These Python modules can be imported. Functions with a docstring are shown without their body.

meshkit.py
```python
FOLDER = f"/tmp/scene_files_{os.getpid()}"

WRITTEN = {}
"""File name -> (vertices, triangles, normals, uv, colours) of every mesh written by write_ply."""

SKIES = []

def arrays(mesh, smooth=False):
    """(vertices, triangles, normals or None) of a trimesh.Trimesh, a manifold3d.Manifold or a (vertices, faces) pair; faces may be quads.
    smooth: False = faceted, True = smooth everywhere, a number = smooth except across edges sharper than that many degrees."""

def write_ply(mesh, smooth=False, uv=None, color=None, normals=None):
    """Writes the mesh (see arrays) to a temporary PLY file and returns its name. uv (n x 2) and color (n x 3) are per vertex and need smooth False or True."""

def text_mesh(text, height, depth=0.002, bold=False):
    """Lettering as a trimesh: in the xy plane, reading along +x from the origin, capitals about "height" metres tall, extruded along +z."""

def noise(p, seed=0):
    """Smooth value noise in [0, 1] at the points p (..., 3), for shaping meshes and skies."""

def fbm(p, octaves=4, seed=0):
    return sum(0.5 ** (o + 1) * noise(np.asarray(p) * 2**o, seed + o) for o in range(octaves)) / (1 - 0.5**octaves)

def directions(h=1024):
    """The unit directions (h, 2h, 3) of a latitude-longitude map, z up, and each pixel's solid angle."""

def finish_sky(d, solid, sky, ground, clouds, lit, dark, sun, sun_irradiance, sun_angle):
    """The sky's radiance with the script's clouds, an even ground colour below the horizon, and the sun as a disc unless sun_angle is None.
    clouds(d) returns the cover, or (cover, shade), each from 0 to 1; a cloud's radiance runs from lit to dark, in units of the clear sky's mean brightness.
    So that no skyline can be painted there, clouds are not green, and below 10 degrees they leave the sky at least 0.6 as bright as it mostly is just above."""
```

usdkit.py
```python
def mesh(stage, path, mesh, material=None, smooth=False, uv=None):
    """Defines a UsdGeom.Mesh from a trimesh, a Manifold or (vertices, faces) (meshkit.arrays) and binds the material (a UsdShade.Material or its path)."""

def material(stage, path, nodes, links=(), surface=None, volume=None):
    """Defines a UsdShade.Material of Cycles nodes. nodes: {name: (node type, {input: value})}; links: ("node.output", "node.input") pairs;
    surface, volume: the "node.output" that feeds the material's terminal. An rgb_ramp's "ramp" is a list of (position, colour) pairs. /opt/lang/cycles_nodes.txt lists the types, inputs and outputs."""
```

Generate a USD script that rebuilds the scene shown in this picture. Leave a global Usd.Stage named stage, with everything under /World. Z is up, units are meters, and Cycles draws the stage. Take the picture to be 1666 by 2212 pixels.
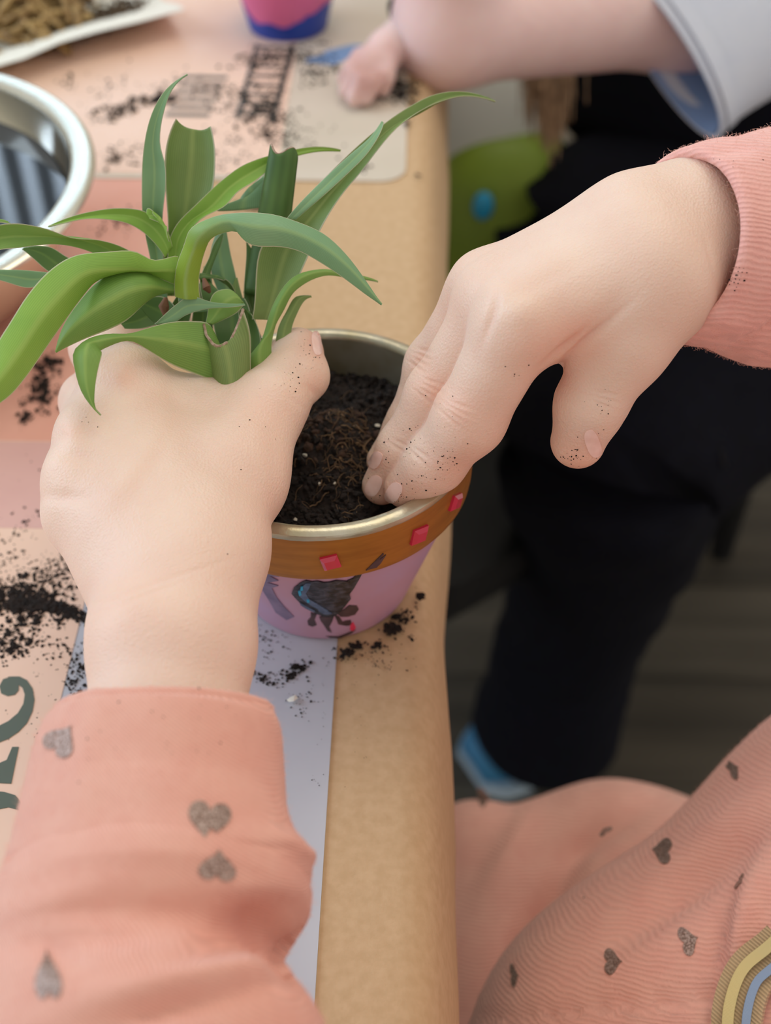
import math, random, sys
import numpy as np, trimesh, usdkit, meshkit
from scipy import sparse
from scipy.interpolate import CubicSpline, PchipInterpolator, LinearNDInterpolator
from scipy.spatial import Delaunay
from shapely.geometry import Polygon, Point
from shapely import contains_xy
from pxr import Usd, UsdGeom, UsdLux, UsdShade, Gf, Sdf, Vt

stage = Usd.Stage.CreateInMemory()
UsdGeom.SetStageUpAxis(stage, UsdGeom.Tokens.z)
UsdGeom.SetStageMetersPerUnit(stage, 1.0)
world = UsdGeom.Xform.Define(stage, '/World')
stage.SetDefaultPrim(world.GetPrim())
UsdGeom.Scope.Define(stage, '/World/Looks')
rng = np.random.default_rng(7)

# ------------------------------------------------------------------ camera, light, exposure
TABLE = 0.72
F = 2800.0
PT, YW = math.radians(45.16), math.radians(-1.30)
EYE = np.array([0, 0, TABLE + 0.3131])
FW = np.array([math.sin(YW) * math.cos(PT), math.cos(YW) * math.cos(PT), -math.sin(PT)])
RT = np.cross(FW, [0, 0, 1.0]); RT /= np.linalg.norm(RT)
UP = np.cross(RT, FW)
cam = UsdGeom.Camera.Define(stage, '/World/camera')
HA = 24.0
cam.CreateHorizontalApertureAttr(HA); cam.CreateVerticalApertureAttr(HA * 2212 / 1666)
cam.CreateFocalLengthAttr(HA * F / 1666)
cam.CreateClippingRangeAttr(Gf.Vec2f(0.01, 50))
cam.CreateFStopAttr(8.5); cam.CreateFocusDistanceAttr(0.338)
cam.CreateExposureAttr(-0.06)
m4 = np.eye(4); m4[0, :3], m4[1, :3], m4[2, :3], m4[3, :3] = RT, UP, -FW, EYE
cam.AddTransformOp().Set(Gf.Matrix4d(*m4.ravel().tolist()))

def aim(light, pos, target):
    z = np.array(pos, float) - np.array(target, float); z /= np.linalg.norm(z)
    x = np.cross([0, 0, 1.0], z); n = np.linalg.norm(x); x = x / n if n > 1e-6 else np.array([1.0, 0, 0])
    m = np.eye(4); m[0, :3], m[1, :3], m[2, :3], m[3, :3] = x, np.cross(z, x), z, pos
    light.AddTransformOp().Set(Gf.Matrix4d(*m.ravel().tolist()))
def rect(name, pos, target, w, h, color, power):
    l = UsdLux.RectLight.Define(stage, '/World/' + name)
    l.CreateWidthAttr(w); l.CreateHeightAttr(h); l.CreateColorAttr(Gf.Vec3f(*color)); l.CreateIntensityAttr(power)
    aim(l, pos, target)
dome = UsdLux.DomeLight.Define(stage, '/World/room_bounce')
dome.CreateColorAttr(Gf.Vec3f(1.0, 0.95, 0.90)); dome.CreateIntensityAttr(0.24)
rect('window_daylight', (-2.2, 0.7, 1.75), (-0.1, 0.3, 0.75), 1.6, 1.4, (0.64, 0.79, 1.0), 5.2)
rect('ceiling_lamp', (0.38, 1.0, 2.5), (0.1, 0.4, 0.7), 1.4, 1.0, (1.0, 0.88, 0.72), 2.5)

rect('window_2_daylight', (-1.0, 2.85, 1.85), (-1.0, 0, 1.85), 1.2, 1.2, (0.62, 0.80, 1.0), 7.0)

# ------------------------------------------------------------------ measuring and mesh helpers
def ray(x, y): return FW + RT * ((x - 833) / F) - UP * ((y - 1106) / F)
def Z(x, y, h):
    """the point seen at photo pixel x, y that lies h above the table top"""
    d = ray(x, y); return EYE + d * ((TABLE + h - EYE[2]) / d[2])
def D(x, y, d): return EYE + ray(x, y) * d
def pj(P):
    P = np.asarray(P, float) - EYE; z = P @ FW
    return np.stack([833 + F * (P @ RT) / z, 1106 - F * (P @ UP) / z, z], -1)
def lin(r, g, b):
    c = np.array([r, g, b], float) / 255
    return tuple(np.where(c <= .04045, c / 12.92, ((c + .055) / 1.055) ** 2.4))
def cat(*ms):
    ms = [m if isinstance(m, trimesh.Trimesh) else trimesh.Trimesh(*m, process=False) for m in ms]
    return trimesh.util.concatenate(ms)
def box(lo, hi):
    lo, hi = np.array(lo, float), np.array(hi, float)
    m = trimesh.creation.box(hi - lo); m.apply_translation((lo + hi) / 2); return m
_used = {}
TINTED = {'skin', 'skin_rosy', 'pink_fleece', 'pink_rib_knit', 'zip_tape', 'navy_cloth', 'pale_blue_shirt', 'shirt_lining'}
def numbered(parent, name):
    k = (parent, name); n = _used.get(k, -1) + 1; _used[k] = n
    return f'{parent}/{name}' + (f'_{n:03d}' if n else '')
class Thing:
    def __init__(s, prim, base): s.prim, s.base, s.path = prim, np.array(base, float), str(prim.GetPath())
def keys(prim, **kw):
    for k, v in kw.items():
        if v: prim.SetCustomDataByKey('category' if k == 'cat' else k, v)
def thing(name, label, catg, base=(0, 0, 0), group=None, kind=None):
    x = UsdGeom.Xform.Define(stage, numbered('/World', name)); x.AddTranslateOp().Set(Gf.Vec3d(*map(float, base)))
    keys(x.GetPrim(), label=label, cat=catg, group=group, kind=kind)
    return Thing(x.GetPrim(), base)
def part(name, mesh, mat, parent=None, label=None, cat=None, group=None, kind=None, smooth=30, uv=None, color=None):
    base = parent.base if parent else np.zeros(3)
    if isinstance(mesh, trimesh.Trimesh): mesh = mesh.copy(); mesh.apply_translation(-base)
    else: mesh = (np.asarray(mesh[0]) - base, mesh[1])
    g = usdkit.mesh(stage, numbered(parent.path if parent else '/World', name), mesh, mat, smooth=smooth, uv=uv)
    if color is None and (hasattr(mat, 'GetPath') and str(mat.GetPath()).split('/')[-1] in TINTED):
        color = np.ones((len(g.GetPointsAttr().Get()), 3))
    if color is not None:
        UsdGeom.PrimvarsAPI(g).CreatePrimvar('tint', Sdf.ValueTypeNames.Color3fArray, 'vertex').Set(Vt.Vec3fArray.FromNumpy(np.asarray(color, np.float32)))
    keys(g.GetPrim(), label=label, cat=cat, group=group, kind=kind)
    return Thing(g.GetPrim(), base)

def taubin(v, f, it=4, lam=.5, mu=-.53):
    n = len(v); e = np.vstack([f[:, [0, 1]], f[:, [1, 2]], f[:, [2, 0]]])
    A = sparse.coo_matrix((np.ones(len(e)), (e[:, 0], e[:, 1])), (n, n)).tocsr(); A = ((A + A.T) > 0).astype(float)
    A = sparse.diags(1 / np.maximum(np.asarray(A.sum(1)).ravel(), 1)) @ A
    for _ in range(it):
        v = v + lam * (A @ v - v); v = v + mu * (A @ v - v)
    return v
def vnormals(v, f):
    n = np.zeros_like(v); c = np.cross(v[f[:, 1]] - v[f[:, 0]], v[f[:, 2]] - v[f[:, 0]])
    for k in range(3): np.add.at(n, f[:, k], c)
    return n / np.maximum(np.linalg.norm(n, axis=1, keepdims=True), 1e-12)
def nets(fn, lo, hi, h, smooth=3):
    """surface of the signed distance fn(points) by surface nets"""
    lo, hi = np.array(lo, float), np.array(hi, float); B = 6
    nb = np.ceil((hi - lo) / (h * B)).astype(int); n = nb * B
    ctr = np.stack(np.meshgrid(*[lo[k] + (np.arange(nb[k]) + .5) * B * h for k in range(3)], indexing='ij'), -1).reshape(-1, 3)
    dc = fn(ctr)
    Fd = np.broadcast_to(dc.reshape(nb)[:, None, :, None, :, None], (nb[0], B, nb[1], B, nb[2], B)).reshape(n).astype(np.float32).copy()
    near = np.nonzero(np.abs(dc) < h * B * 1.3)[0]; bi = np.stack(np.unravel_index(near, nb), -1)
    o = np.stack(np.meshgrid(*[np.arange(B)] * 3, indexing='ij'), -1).reshape(-1, 3)
    for s in range(0, len(bi), 2500):
        ii = (bi[s:s + 2500, None] * B + o[None]).reshape(-1, 3)
        Fd[ii[:, 0], ii[:, 1], ii[:, 2]] = fn(lo + (ii + .5) * h)
    S = Fd < 0; c = S.astype(np.int8)
    m = np.zeros(tuple(n - 1), np.int8)
    for a in np.ndindex(2, 2, 2): m += c[a[0]:n[0] - 1 + a[0], a[1]:n[1] - 1 + a[1], a[2]:n[2] - 1 + a[2]]
    act = (m > 0) & (m < 8); idx = -np.ones(act.shape, np.int64); cell = np.argwhere(act); idx[act] = np.arange(len(cell))
    acc = np.zeros((len(cell), 3)); cnt = np.zeros(len(cell)); off = list(np.ndindex(2, 2, 2))
    val = {a: Fd[cell[:, 0] + a[0], cell[:, 1] + a[1], cell[:, 2] + a[2]].astype(float) for a in off}
    for a in off:
        for k in range(3):
            if a[k]: continue
            b = list(a); b[k] = 1; b = tuple(b); x, y = val[a], val[b]; q = (x < 0) != (y < 0); t = x / np.where(x == y, 1, x - y)
            p = np.array(a, float)[None].repeat(len(cell), 0); p[:, k] = t; acc[q] += p[q]; cnt[q] += 1
    v = lo + (cell + acc / cnt[:, None] + .5) * h
    fs = []
    for k in range(3):
        sl0, sl1 = [slice(1, -1)] * 3, [slice(1, -1)] * 3
        sl0[k], sl1[k] = slice(0, -1), slice(1, None)
        d = c[tuple(sl1)] - c[tuple(sl0)]; q = np.argwhere(d != 0); sg = d[d != 0]
        q = q + np.array([0 if j == k else 1 for j in range(3)]); u, w = (k + 1) % 3, (k + 2) % 3
        eu, ew = np.eye(3, dtype=int)[u], np.eye(3, dtype=int)[w]
        g = lambda p: idx[p[:, 0], p[:, 1], p[:, 2]]
        a, b, cc, dd = g(q - eu - ew), g(q - ew), g(q), g(q - eu)
        Q = np.stack([a, b, cc, dd], 1); Q[sg > 0] = Q[sg > 0][:, ::-1]; fs += [Q[:, [0, 1, 2]], Q[:, [0, 2, 3]]]
    f = np.vstack(fs); f = f[(f >= 0).all(1)]
    v = taubin(v, f, smooth)
    t = trimesh.Trimesh(v, f, process=False)
    if t.volume < 0: f = f[:, ::-1]
    return v, np.ascontiguousarray(f)
def capsule(P, a, b, ra, rb):
    ab = b - a; t = np.clip(((P - a) @ ab) / (ab @ ab), 0, 1)
    return np.linalg.norm(P - a - t[:, None] * ab, axis=1) - (ra + (rb - ra) * t)
def smin(a, b, k):
    h = np.maximum(k - np.abs(a - b), 0) / k; return np.minimum(a, b) - h * h * k * .25
def chain(P, pts, k=.003):
    d = None
    for (a, ra), (b, rb) in zip(pts[:-1], pts[1:]):
        c = capsule(P, a, b, ra, rb); d = c if d is None else smin(d, c, k)
    return d
def bounds(pts, pad):
    a = np.array(pts); return a.min(0) - pad, a.max(0) + pad
def sculpt(v, f, dents):
    """push the surface in or out along its normal: (x, y, half-length, half-width, angle, amount m)"""
    n = vnormals(v, f); q = pj(v); fr = ((EYE - v) * n).sum(1) > 0
    out = v.copy()
    for x, y, a, b, ang, amt in dents:
        c, s = math.cos(math.radians(ang)), math.sin(math.radians(ang)); dx, dy = q[:, 0] - x, q[:, 1] - y
        w = np.exp(-((dx * c + dy * s) / a) ** 2 - ((-dx * s + dy * c) / b) ** 2) * fr
        out += n * (amt * w)[:, None]
    return out
def drape(v, f, poly, lift=.00015, thick=.00025, step=None, curve=0):
    """a thin layer (print, nail, paint) lying on the surface v, f; poly is its outline in photo pixels"""
    P = poly if isinstance(poly, Polygon) else Polygon(poly)
    if not P.is_valid: P = P.buffer(0)
    if P.geom_type != 'Polygon': P = max(P.geoms, key=lambda g: g.area)
    x0, y0, x1, y1 = P.bounds; step = step or max((x1 - x0 + y1 - y0) / 24, 2.0)
    n = vnormals(v, f); q = pj(v); fr = (((EYE - v) * n).sum(1) > -.02 * np.linalg.norm(EYE - v, axis=1)) & (q[:, 0] > x0 - 40) & (q[:, 0] < x1 + 40) & (q[:, 1] > y0 - 40) & (q[:, 1] < y1 + 40)
    qs, ns = q[fr], n[fr]
    cell = {}
    key = np.floor(qs[:, :2] / 14).astype(int)
    order = np.argsort(qs[:, 2]); keep = np.zeros(len(qs), bool)
    for i in order:
        k = tuple(key[i]); z = cell.setdefault(k, qs[i, 2])
        if qs[i, 2] < z + .006: keep[i] = True
    qs, ns = qs[keep], ns[keep]
    dep = LinearNDInterpolator(qs[:, :2], np.hstack([qs[:, 2:], ns]))
    b = np.array(P.segmentize(step).exterior.coords)[:-1]
    gx, gy = np.meshgrid(np.arange(x0, x1, step), np.arange(y0, y1, step)); gx[1::2] += step / 2
    g = np.stack([gx.ravel(), gy.ravel()], -1); inner = P.buffer(-step * .6)
    g = g[contains_xy(inner, g[:, 0], g[:, 1])] if not inner.is_empty else g[:0]
    pts = np.vstack([b, g]); t = Delaunay(pts).simplices
    cc = pts[t].mean(1); t = t[contains_xy(P, cc[:, 0], cc[:, 1])]
    r = dep(pts[:, 0], pts[:, 1]); bad = np.isnan(r[:, 0])
    if bad.any():
        from scipy.interpolate import NearestNDInterpolator
        r[bad] = NearestNDInterpolator(qs[:, :2], np.hstack([qs[:, 2:], ns]))(pts[bad, 0], pts[bad, 1])
    w = np.array([D(p[0], p[1], z) for p, z in zip(pts, r[:, 0])]); nn = r[:, 1:] / np.linalg.norm(r[:, 1:], axis=1, keepdims=True)
    e = 0
    if curve:
        dd = np.array([P.exterior.distance(Point(p)) for p in pts]); e = (curve * np.minimum(dd / dd.max(), 1) ** .6)[:, None]
    top, bot = w + nn * (lift + e), w + nn * (lift - thick)
    a = pts[t]; sgn = (a[:, 1, 0] - a[:, 0, 0]) * (a[:, 2, 1] - a[:, 0, 1]) - (a[:, 1, 1] - a[:, 0, 1]) * (a[:, 2, 0] - a[:, 0, 0])
    t[sgn > 0] = t[sgn > 0][:, ::-1]
    k = len(pts); m = len(b); i = np.arange(m); j = (i + 1) % m
    side = np.vstack([np.stack([i, j, j + k], 1), np.stack([i, j + k, i + k], 1)])
    mesh = trimesh.Trimesh(np.vstack([top, bot]), np.vstack([t, t[:, ::-1] + k, side]), process=False)
    return mesh
def blob(cx, cy, rx, ry, ang=0, wob=.1, n=28, seed=0):
    r = np.random.default_rng(seed); t = np.linspace(0, 2 * np.pi, n, endpoint=False)
    k = 1 + wob * sum(r.normal() * np.cos(j * t + r.uniform(0, 6.3)) / j for j in (2, 3, 4, 5))
    x, y = rx * k * np.cos(t), ry * k * np.sin(t); a = math.radians(ang)
    return np.stack([cx + x * math.cos(a) - y * math.sin(a), cy + x * math.sin(a) + y * math.cos(a)], 1)
def loft(st, n=72, m=8, cap=True, power=2.0):
    """tube through stations (left px, right px, depth, thickness ratio): rings round the axis"""
    L = np.array([D(*s[0], s[2] if np.ndim(s[2]) == 0 else s[2][0]) for s in st]); R = np.array([D(*s[1], s[2] if np.ndim(s[2]) == 0 else s[2][1]) for s in st]); k = np.array([s[3] for s in st], float)
    C = (L + R) / 2; u = np.concatenate([[0], np.cumsum(np.linalg.norm(np.diff(C, axis=0), axis=1))])
    uu = np.concatenate([np.linspace(u[i], u[i + 1], m, endpoint=False) for i in range(len(u) - 1)] + [[u[-1]]])
    L, R, k = PchipInterpolator(u, L)(uu), PchipInterpolator(u, R)(uu), PchipInterpolator(u, k)(uu)
    C = (L + R) / 2; A = (R - L) / 2; T = np.gradient(CubicSpline(u, np.array([(D(*s[0], s[2] if np.ndim(s[2]) == 0 else s[2][0]) + D(*s[1], s[2] if np.ndim(s[2]) == 0 else s[2][1])) / 2 for s in st]))(uu), axis=0); ra = np.linalg.norm(A, axis=1, keepdims=True)
    Bv = np.cross(A, T); Bv /= np.linalg.norm(Bv, axis=1, keepdims=True); Bv *= ra * k[:, None]
    th = np.linspace(0, 2 * np.pi, n, endpoint=False); ct, sn = np.cos(th), np.sin(th)
    if power != 2: ct, sn = np.sign(ct) * np.abs(ct) ** (2 / power), np.sign(sn) * np.abs(sn) ** (2 / power)
    V = C[:, None] + A[:, None] * ct[None, :, None] + Bv[:, None] * sn[None, :, None]
    return V
def skin_rings(V, cap0=True, cap1=True):
    a, n = V.shape[:2]; i, j = np.meshgrid(np.arange(a - 1), np.arange(n), indexing='ij'); i, j = i.ravel(), j.ravel(); j2 = (j + 1) % n
    p, q, r, s = i * n + j, i * n + j2, (i + 1) * n + j2, (i + 1) * n + j
    f = np.vstack([np.stack([p, q, r], 1), np.stack([p, r, s], 1)]); v = V.reshape(-1, 3)
    k = np.arange(n); k2 = (k + 1) % n
    if cap0: v = np.vstack([v, V[0].mean(0)]); f = np.vstack([f, np.stack([np.full(n, len(v) - 1), k2, k], 1)])
    if cap1: v = np.vstack([v, V[-1].mean(0)]); b = (a - 1) * n; f = np.vstack([f, np.stack([np.full(n, len(v) - 1), b + k, b + k2], 1)])
    if trimesh.Trimesh(v, f, process=False).volume < 0: f = f[:, ::-1].copy()
    return v, f
def lathe(profile, center, n=160):
    p = np.array(profile, float); th = np.linspace(0, 2 * np.pi, n, endpoint=False)
    if p[0, 0] > 0: p = np.vstack([p, p[:1]])
    V = np.stack([p[:, :1] * np.cos(th), p[:, :1] * np.sin(th), np.repeat(p[:, 1:], n, 1)], -1) + np.array(center)
    v, f = skin_rings(V, False, False)
    if p[0, 0] == 0:
        k = trimesh.Trimesh(v, f, process=True); v, f = np.array(k.vertices), np.array(k.faces)
    return v, f
def tube(pts, r, n=6):
    pts = np.array(pts, float); r = np.broadcast_to(np.asarray(r, float), (len(pts),))
    t = np.gradient(pts, axis=0); t /= np.linalg.norm(t, axis=1, keepdims=True) + 1e-12
    a = np.cross(t, [0.31, .2, .93]); a /= np.linalg.norm(a, axis=1, keepdims=True) + 1e-12; b = np.cross(t, a); th = np.linspace(0, 2 * np.pi, n, endpoint=False)
    return skin_rings(pts[:, None] + r[:, None, None] * (a[:, None] * np.cos(th)[None, :, None] + b[:, None] * np.sin(th)[None, :, None]))
_ico = trimesh.creation.icosahedron(); ICO_V, ICO_F = np.array(_ico.vertices) / np.linalg.norm(_ico.vertices[0]), np.array(_ico.faces)
def crumbs(P, S, seed=0, flat=.6):
    """many little irregular clods of radius S at P, as one mesh"""
    r = np.random.default_rng(seed); n = len(P)
    v = ICO_V[None] * r.uniform(.55, 1.25, (n, 12, 1)) * r.uniform(.55, 1.35, (n, 1, 3))
    a = r.uniform(0, 6.3, n); c, s = np.cos(a), np.sin(a); x = v[..., 0] * c[:, None] - v[..., 1] * s[:, None]; y = v[..., 0] * s[:, None] + v[..., 1] * c[:, None]
    v = np.stack([x, y, v[..., 2] * flat], -1) * np.asarray(S)[:, None, None] + np.asarray(P)[:, None]
    return trimesh.Trimesh(v.reshape(-1, 3), (ICO_F[None] + 12 * np.arange(n)[:, None, None]).reshape(-1, 3), process=False)
def sheet(xy, z0, z1):
    return trimesh.util.concatenate([(lambda m: (m.apply_translation([0, 0, z0]), m)[1])(trimesh.creation.extrude_polygon(g, z1 - z0, engine='earcut')) for g in getattr(xy, 'geoms', [xy])])
def zpoly(px, h=0): return Polygon([Z(x, y, h)[:2] for x, y in px])
# ------------------------------------------------------------------ materials
def mat(name, color, rough=.5, color2=None, scale=40, detail=4, lo=.35, hi=.65, bump=0, bscale=400, tint=False, coords='position', aniso=(1, 1, 1), **pb):
    n = {'p': ('principled_bsdf', {'base_color': color, 'roughness': rough, **pb}), 'g': ('geometry', {})}; l = []
    src = None
    if color2 is not None:
        n.update(mp=('mapping', {'mapping_type': 'point', 'scale': aniso}), n=('noise_texture', {'scale': scale, 'detail': detail}), r=('rgb_ramp', {'ramp': [(lo, color), (hi, color2)]}))
        l += [('g.position', 'mp.vector'), ('mp.vector', 'n.vector'), ('n.fac', 'r.fac')]; src = 'r.color'
    if tint:
        n.update(a=('attribute', {'attribute': 'tint'}), mm=('mix_color', {'blend_type': 'multiply', 'fac': 1.0, 'a': color}))
        if src: l.append((src, 'mm.a'))
        l.append(('a.color', 'mm.b')); src = 'mm.result'
    if src: l.append((src, 'p.base_color'))
    if bump:
        n.update(bn=('noise_texture', {'scale': bscale, 'detail': 3}), b=('bump', {'strength': 1.0, 'distance': bump}))
        l += [('g.position', 'bn.vector'), ('bn.fac', 'b.height'), ('b.normal', 'p.normal')]
    return usdkit.material(stage, '/World/Looks/' + name, n, l, surface='p.BSDF')
def skin_mat(name, c1, c2):
    n = {'g': ('geometry', {}), 'n': ('noise_texture', {'scale': 60, 'detail': 4}), 'r': ('rgb_ramp', {'ramp': [(.3, c1), (.7, c2)]}), 'a': ('attribute', {'attribute': 'tint'}),
         'mm': ('mix_color', {'blend_type': 'multiply', 'fac': 1.0}), 'v': ('voronoi_texture', {'scale': 1500}), 'n2': ('noise_texture', {'scale': 900, 'detail': 3}), 'ad': ('math', {'math_type': 'add'}),
         'b': ('bump', {'strength': .5, 'distance': .0002}),
         'p': ('principled_bsdf', {'roughness': .48, 'subsurface_weight': .25, 'subsurface_scale': .0016, 'subsurface_radius': (1, .35, .18), 'specular_ior_level': .4})}
    l = [('g.position', 'n.vector'), ('n.fac', 'r.fac'), ('r.color', 'mm.a'), ('a.color', 'mm.b'), ('mm.result', 'p.base_color'), ('g.position', 'v.vector'), ('g.position', 'n2.vector'), ('v.distance', 'ad.value1'), ('n2.fac', 'ad.value2'), ('ad.value', 'b.height'), ('b.normal', 'p.normal')]
    return usdkit.material(stage, '/World/Looks/' + name, n, l, surface='p.BSDF')
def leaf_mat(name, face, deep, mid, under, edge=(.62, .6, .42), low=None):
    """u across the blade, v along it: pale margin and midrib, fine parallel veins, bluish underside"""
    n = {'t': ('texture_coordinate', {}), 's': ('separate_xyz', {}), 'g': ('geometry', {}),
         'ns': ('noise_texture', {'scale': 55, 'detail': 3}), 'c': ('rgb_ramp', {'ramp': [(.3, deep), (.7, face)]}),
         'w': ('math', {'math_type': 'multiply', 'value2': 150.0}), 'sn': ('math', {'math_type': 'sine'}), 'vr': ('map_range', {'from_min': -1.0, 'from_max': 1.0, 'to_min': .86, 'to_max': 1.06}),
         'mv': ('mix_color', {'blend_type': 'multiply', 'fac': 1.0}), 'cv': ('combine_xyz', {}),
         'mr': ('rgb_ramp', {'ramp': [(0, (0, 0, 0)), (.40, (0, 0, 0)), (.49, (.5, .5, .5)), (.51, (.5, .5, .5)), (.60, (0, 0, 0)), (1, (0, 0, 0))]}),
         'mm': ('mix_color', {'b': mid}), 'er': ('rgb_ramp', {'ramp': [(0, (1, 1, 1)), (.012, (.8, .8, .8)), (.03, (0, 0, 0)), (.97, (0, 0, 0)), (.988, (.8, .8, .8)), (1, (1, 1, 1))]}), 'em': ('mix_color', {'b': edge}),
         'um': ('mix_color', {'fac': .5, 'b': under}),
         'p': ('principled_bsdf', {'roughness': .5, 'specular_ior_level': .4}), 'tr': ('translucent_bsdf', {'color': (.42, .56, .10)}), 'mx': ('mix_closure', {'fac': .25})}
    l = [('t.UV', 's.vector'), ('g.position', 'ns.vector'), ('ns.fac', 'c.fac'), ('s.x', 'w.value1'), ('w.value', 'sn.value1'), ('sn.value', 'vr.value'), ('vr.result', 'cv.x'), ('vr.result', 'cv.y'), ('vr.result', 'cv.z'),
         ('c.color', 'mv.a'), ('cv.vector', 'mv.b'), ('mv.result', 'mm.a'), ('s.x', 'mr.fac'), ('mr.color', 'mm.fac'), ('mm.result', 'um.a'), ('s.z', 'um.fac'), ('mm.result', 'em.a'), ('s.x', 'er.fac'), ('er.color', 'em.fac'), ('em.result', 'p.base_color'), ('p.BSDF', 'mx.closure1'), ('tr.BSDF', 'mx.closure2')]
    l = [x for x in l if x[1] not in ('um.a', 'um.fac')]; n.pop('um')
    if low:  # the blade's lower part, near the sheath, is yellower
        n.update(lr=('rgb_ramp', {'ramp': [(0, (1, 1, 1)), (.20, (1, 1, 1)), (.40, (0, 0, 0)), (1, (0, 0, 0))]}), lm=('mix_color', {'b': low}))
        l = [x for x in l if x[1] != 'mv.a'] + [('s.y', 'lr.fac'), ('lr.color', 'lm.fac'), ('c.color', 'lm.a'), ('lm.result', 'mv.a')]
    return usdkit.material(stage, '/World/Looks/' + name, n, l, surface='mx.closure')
def cloth_mat(name, c1, c2, wscale=700, direction='diagonal', dist=.00025, rough=.9, fac=.3, sheen=.25, dis=1.5):
    n = {'g': ('geometry', {}), 'n': ('noise_texture', {'scale': 90, 'detail': 6, 'roughness': .65}), 'r': ('rgb_ramp', {'ramp': [(.3, c1), (.7, c2)]}),
         'w': ('wave_texture', {'wave_type': 'bands', 'bands_direction': direction, 'scale': wscale, 'distortion': dis, 'detail': 2}), 'n2': ('noise_texture', {'scale': 1400, 'detail': 4}),
         'ad': ('math', {'math_type': 'add'}), 'wm': ('mix_color', {'blend_type': 'multiply', 'fac': fac}), 'a': ('attribute', {'attribute': 'tint'}), 'mm': ('mix_color', {'blend_type': 'multiply', 'fac': 1.0}),
         'b': ('bump', {'strength': .7, 'distance': dist}), 'p': ('principled_bsdf', {'roughness': rough, 'specular_ior_level': .2, 'sheen_weight': sheen, 'sheen_roughness': .5})}
    l = [('g.position', 'n.vector'), ('n.fac', 'r.fac'), ('g.position', 'w.vector'), ('g.position', 'n2.vector'), ('w.fac', 'ad.value1'), ('n2.fac', 'ad.value2'), ('ad.value', 'b.height'), ('b.normal', 'p.normal'), ('r.color', 'wm.a'), ('w.color', 'wm.b'), ('wm.result', 'mm.a'), ('a.color', 'mm.b'), ('mm.result', 'p.base_color')]
    return usdkit.material(stage, '/World/Looks/' + name, n, l, surface='p.BSDF')
M = {}
M['wood_table'] = mat('table_wood', lin(110, 84, 60), .5, lin(86, 62, 44), 30, aniso=(1, .15, 1))
M['kraft'] = mat('kraft_paper', lin(196, 166, 126), .75, lin(205, 176, 137), 300, 5, bump=.0001, bscale=900)
M['mat_border'] = mat('mat_border', lin(182, 188, 198), .42, lin(190, 196, 206), 20)
M['mat_border_far'] = mat('mat_border_far', lin(204, 196, 178), .42, lin(212, 204, 188), 20)
M['mat_field'] = mat('mat_field', lin(234, 202, 180), .42, lin(238, 208, 188), 25)
M['mat_ink'] = mat('mat_ink', lin(84, 98, 88), .45)
M['mat_ink_far'] = mat('mat_ink_far', lin(62, 70, 66), .45)
M['pink_paper'] = mat('pink_paper', lin(224, 166, 148), .55, lin(230, 176, 158), 25)
M['soil'] = mat('soil', lin(20, 15, 13), .95, lin(38, 28, 22), 500, 5, bump=.0006, bscale=900)
M['soil_brown'] = mat('soil_brown', lin(50, 35, 26), .95, lin(72, 51, 37), 600, 4, bump=.0004, bscale=900)
M['fibre'] = mat('root_fibre', lin(128, 102, 72), .8, lin(78, 58, 40), 200)
M['perlite'] = mat('perlite', lin(200, 194, 178), .8)
M['gold'] = mat('gold_paint', lin(176, 118, 44), .42, lin(160, 104, 36), 60, 6, bump=.00012, bscale=300, aniso=(1, 1, 9), metallic=.35)
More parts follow.
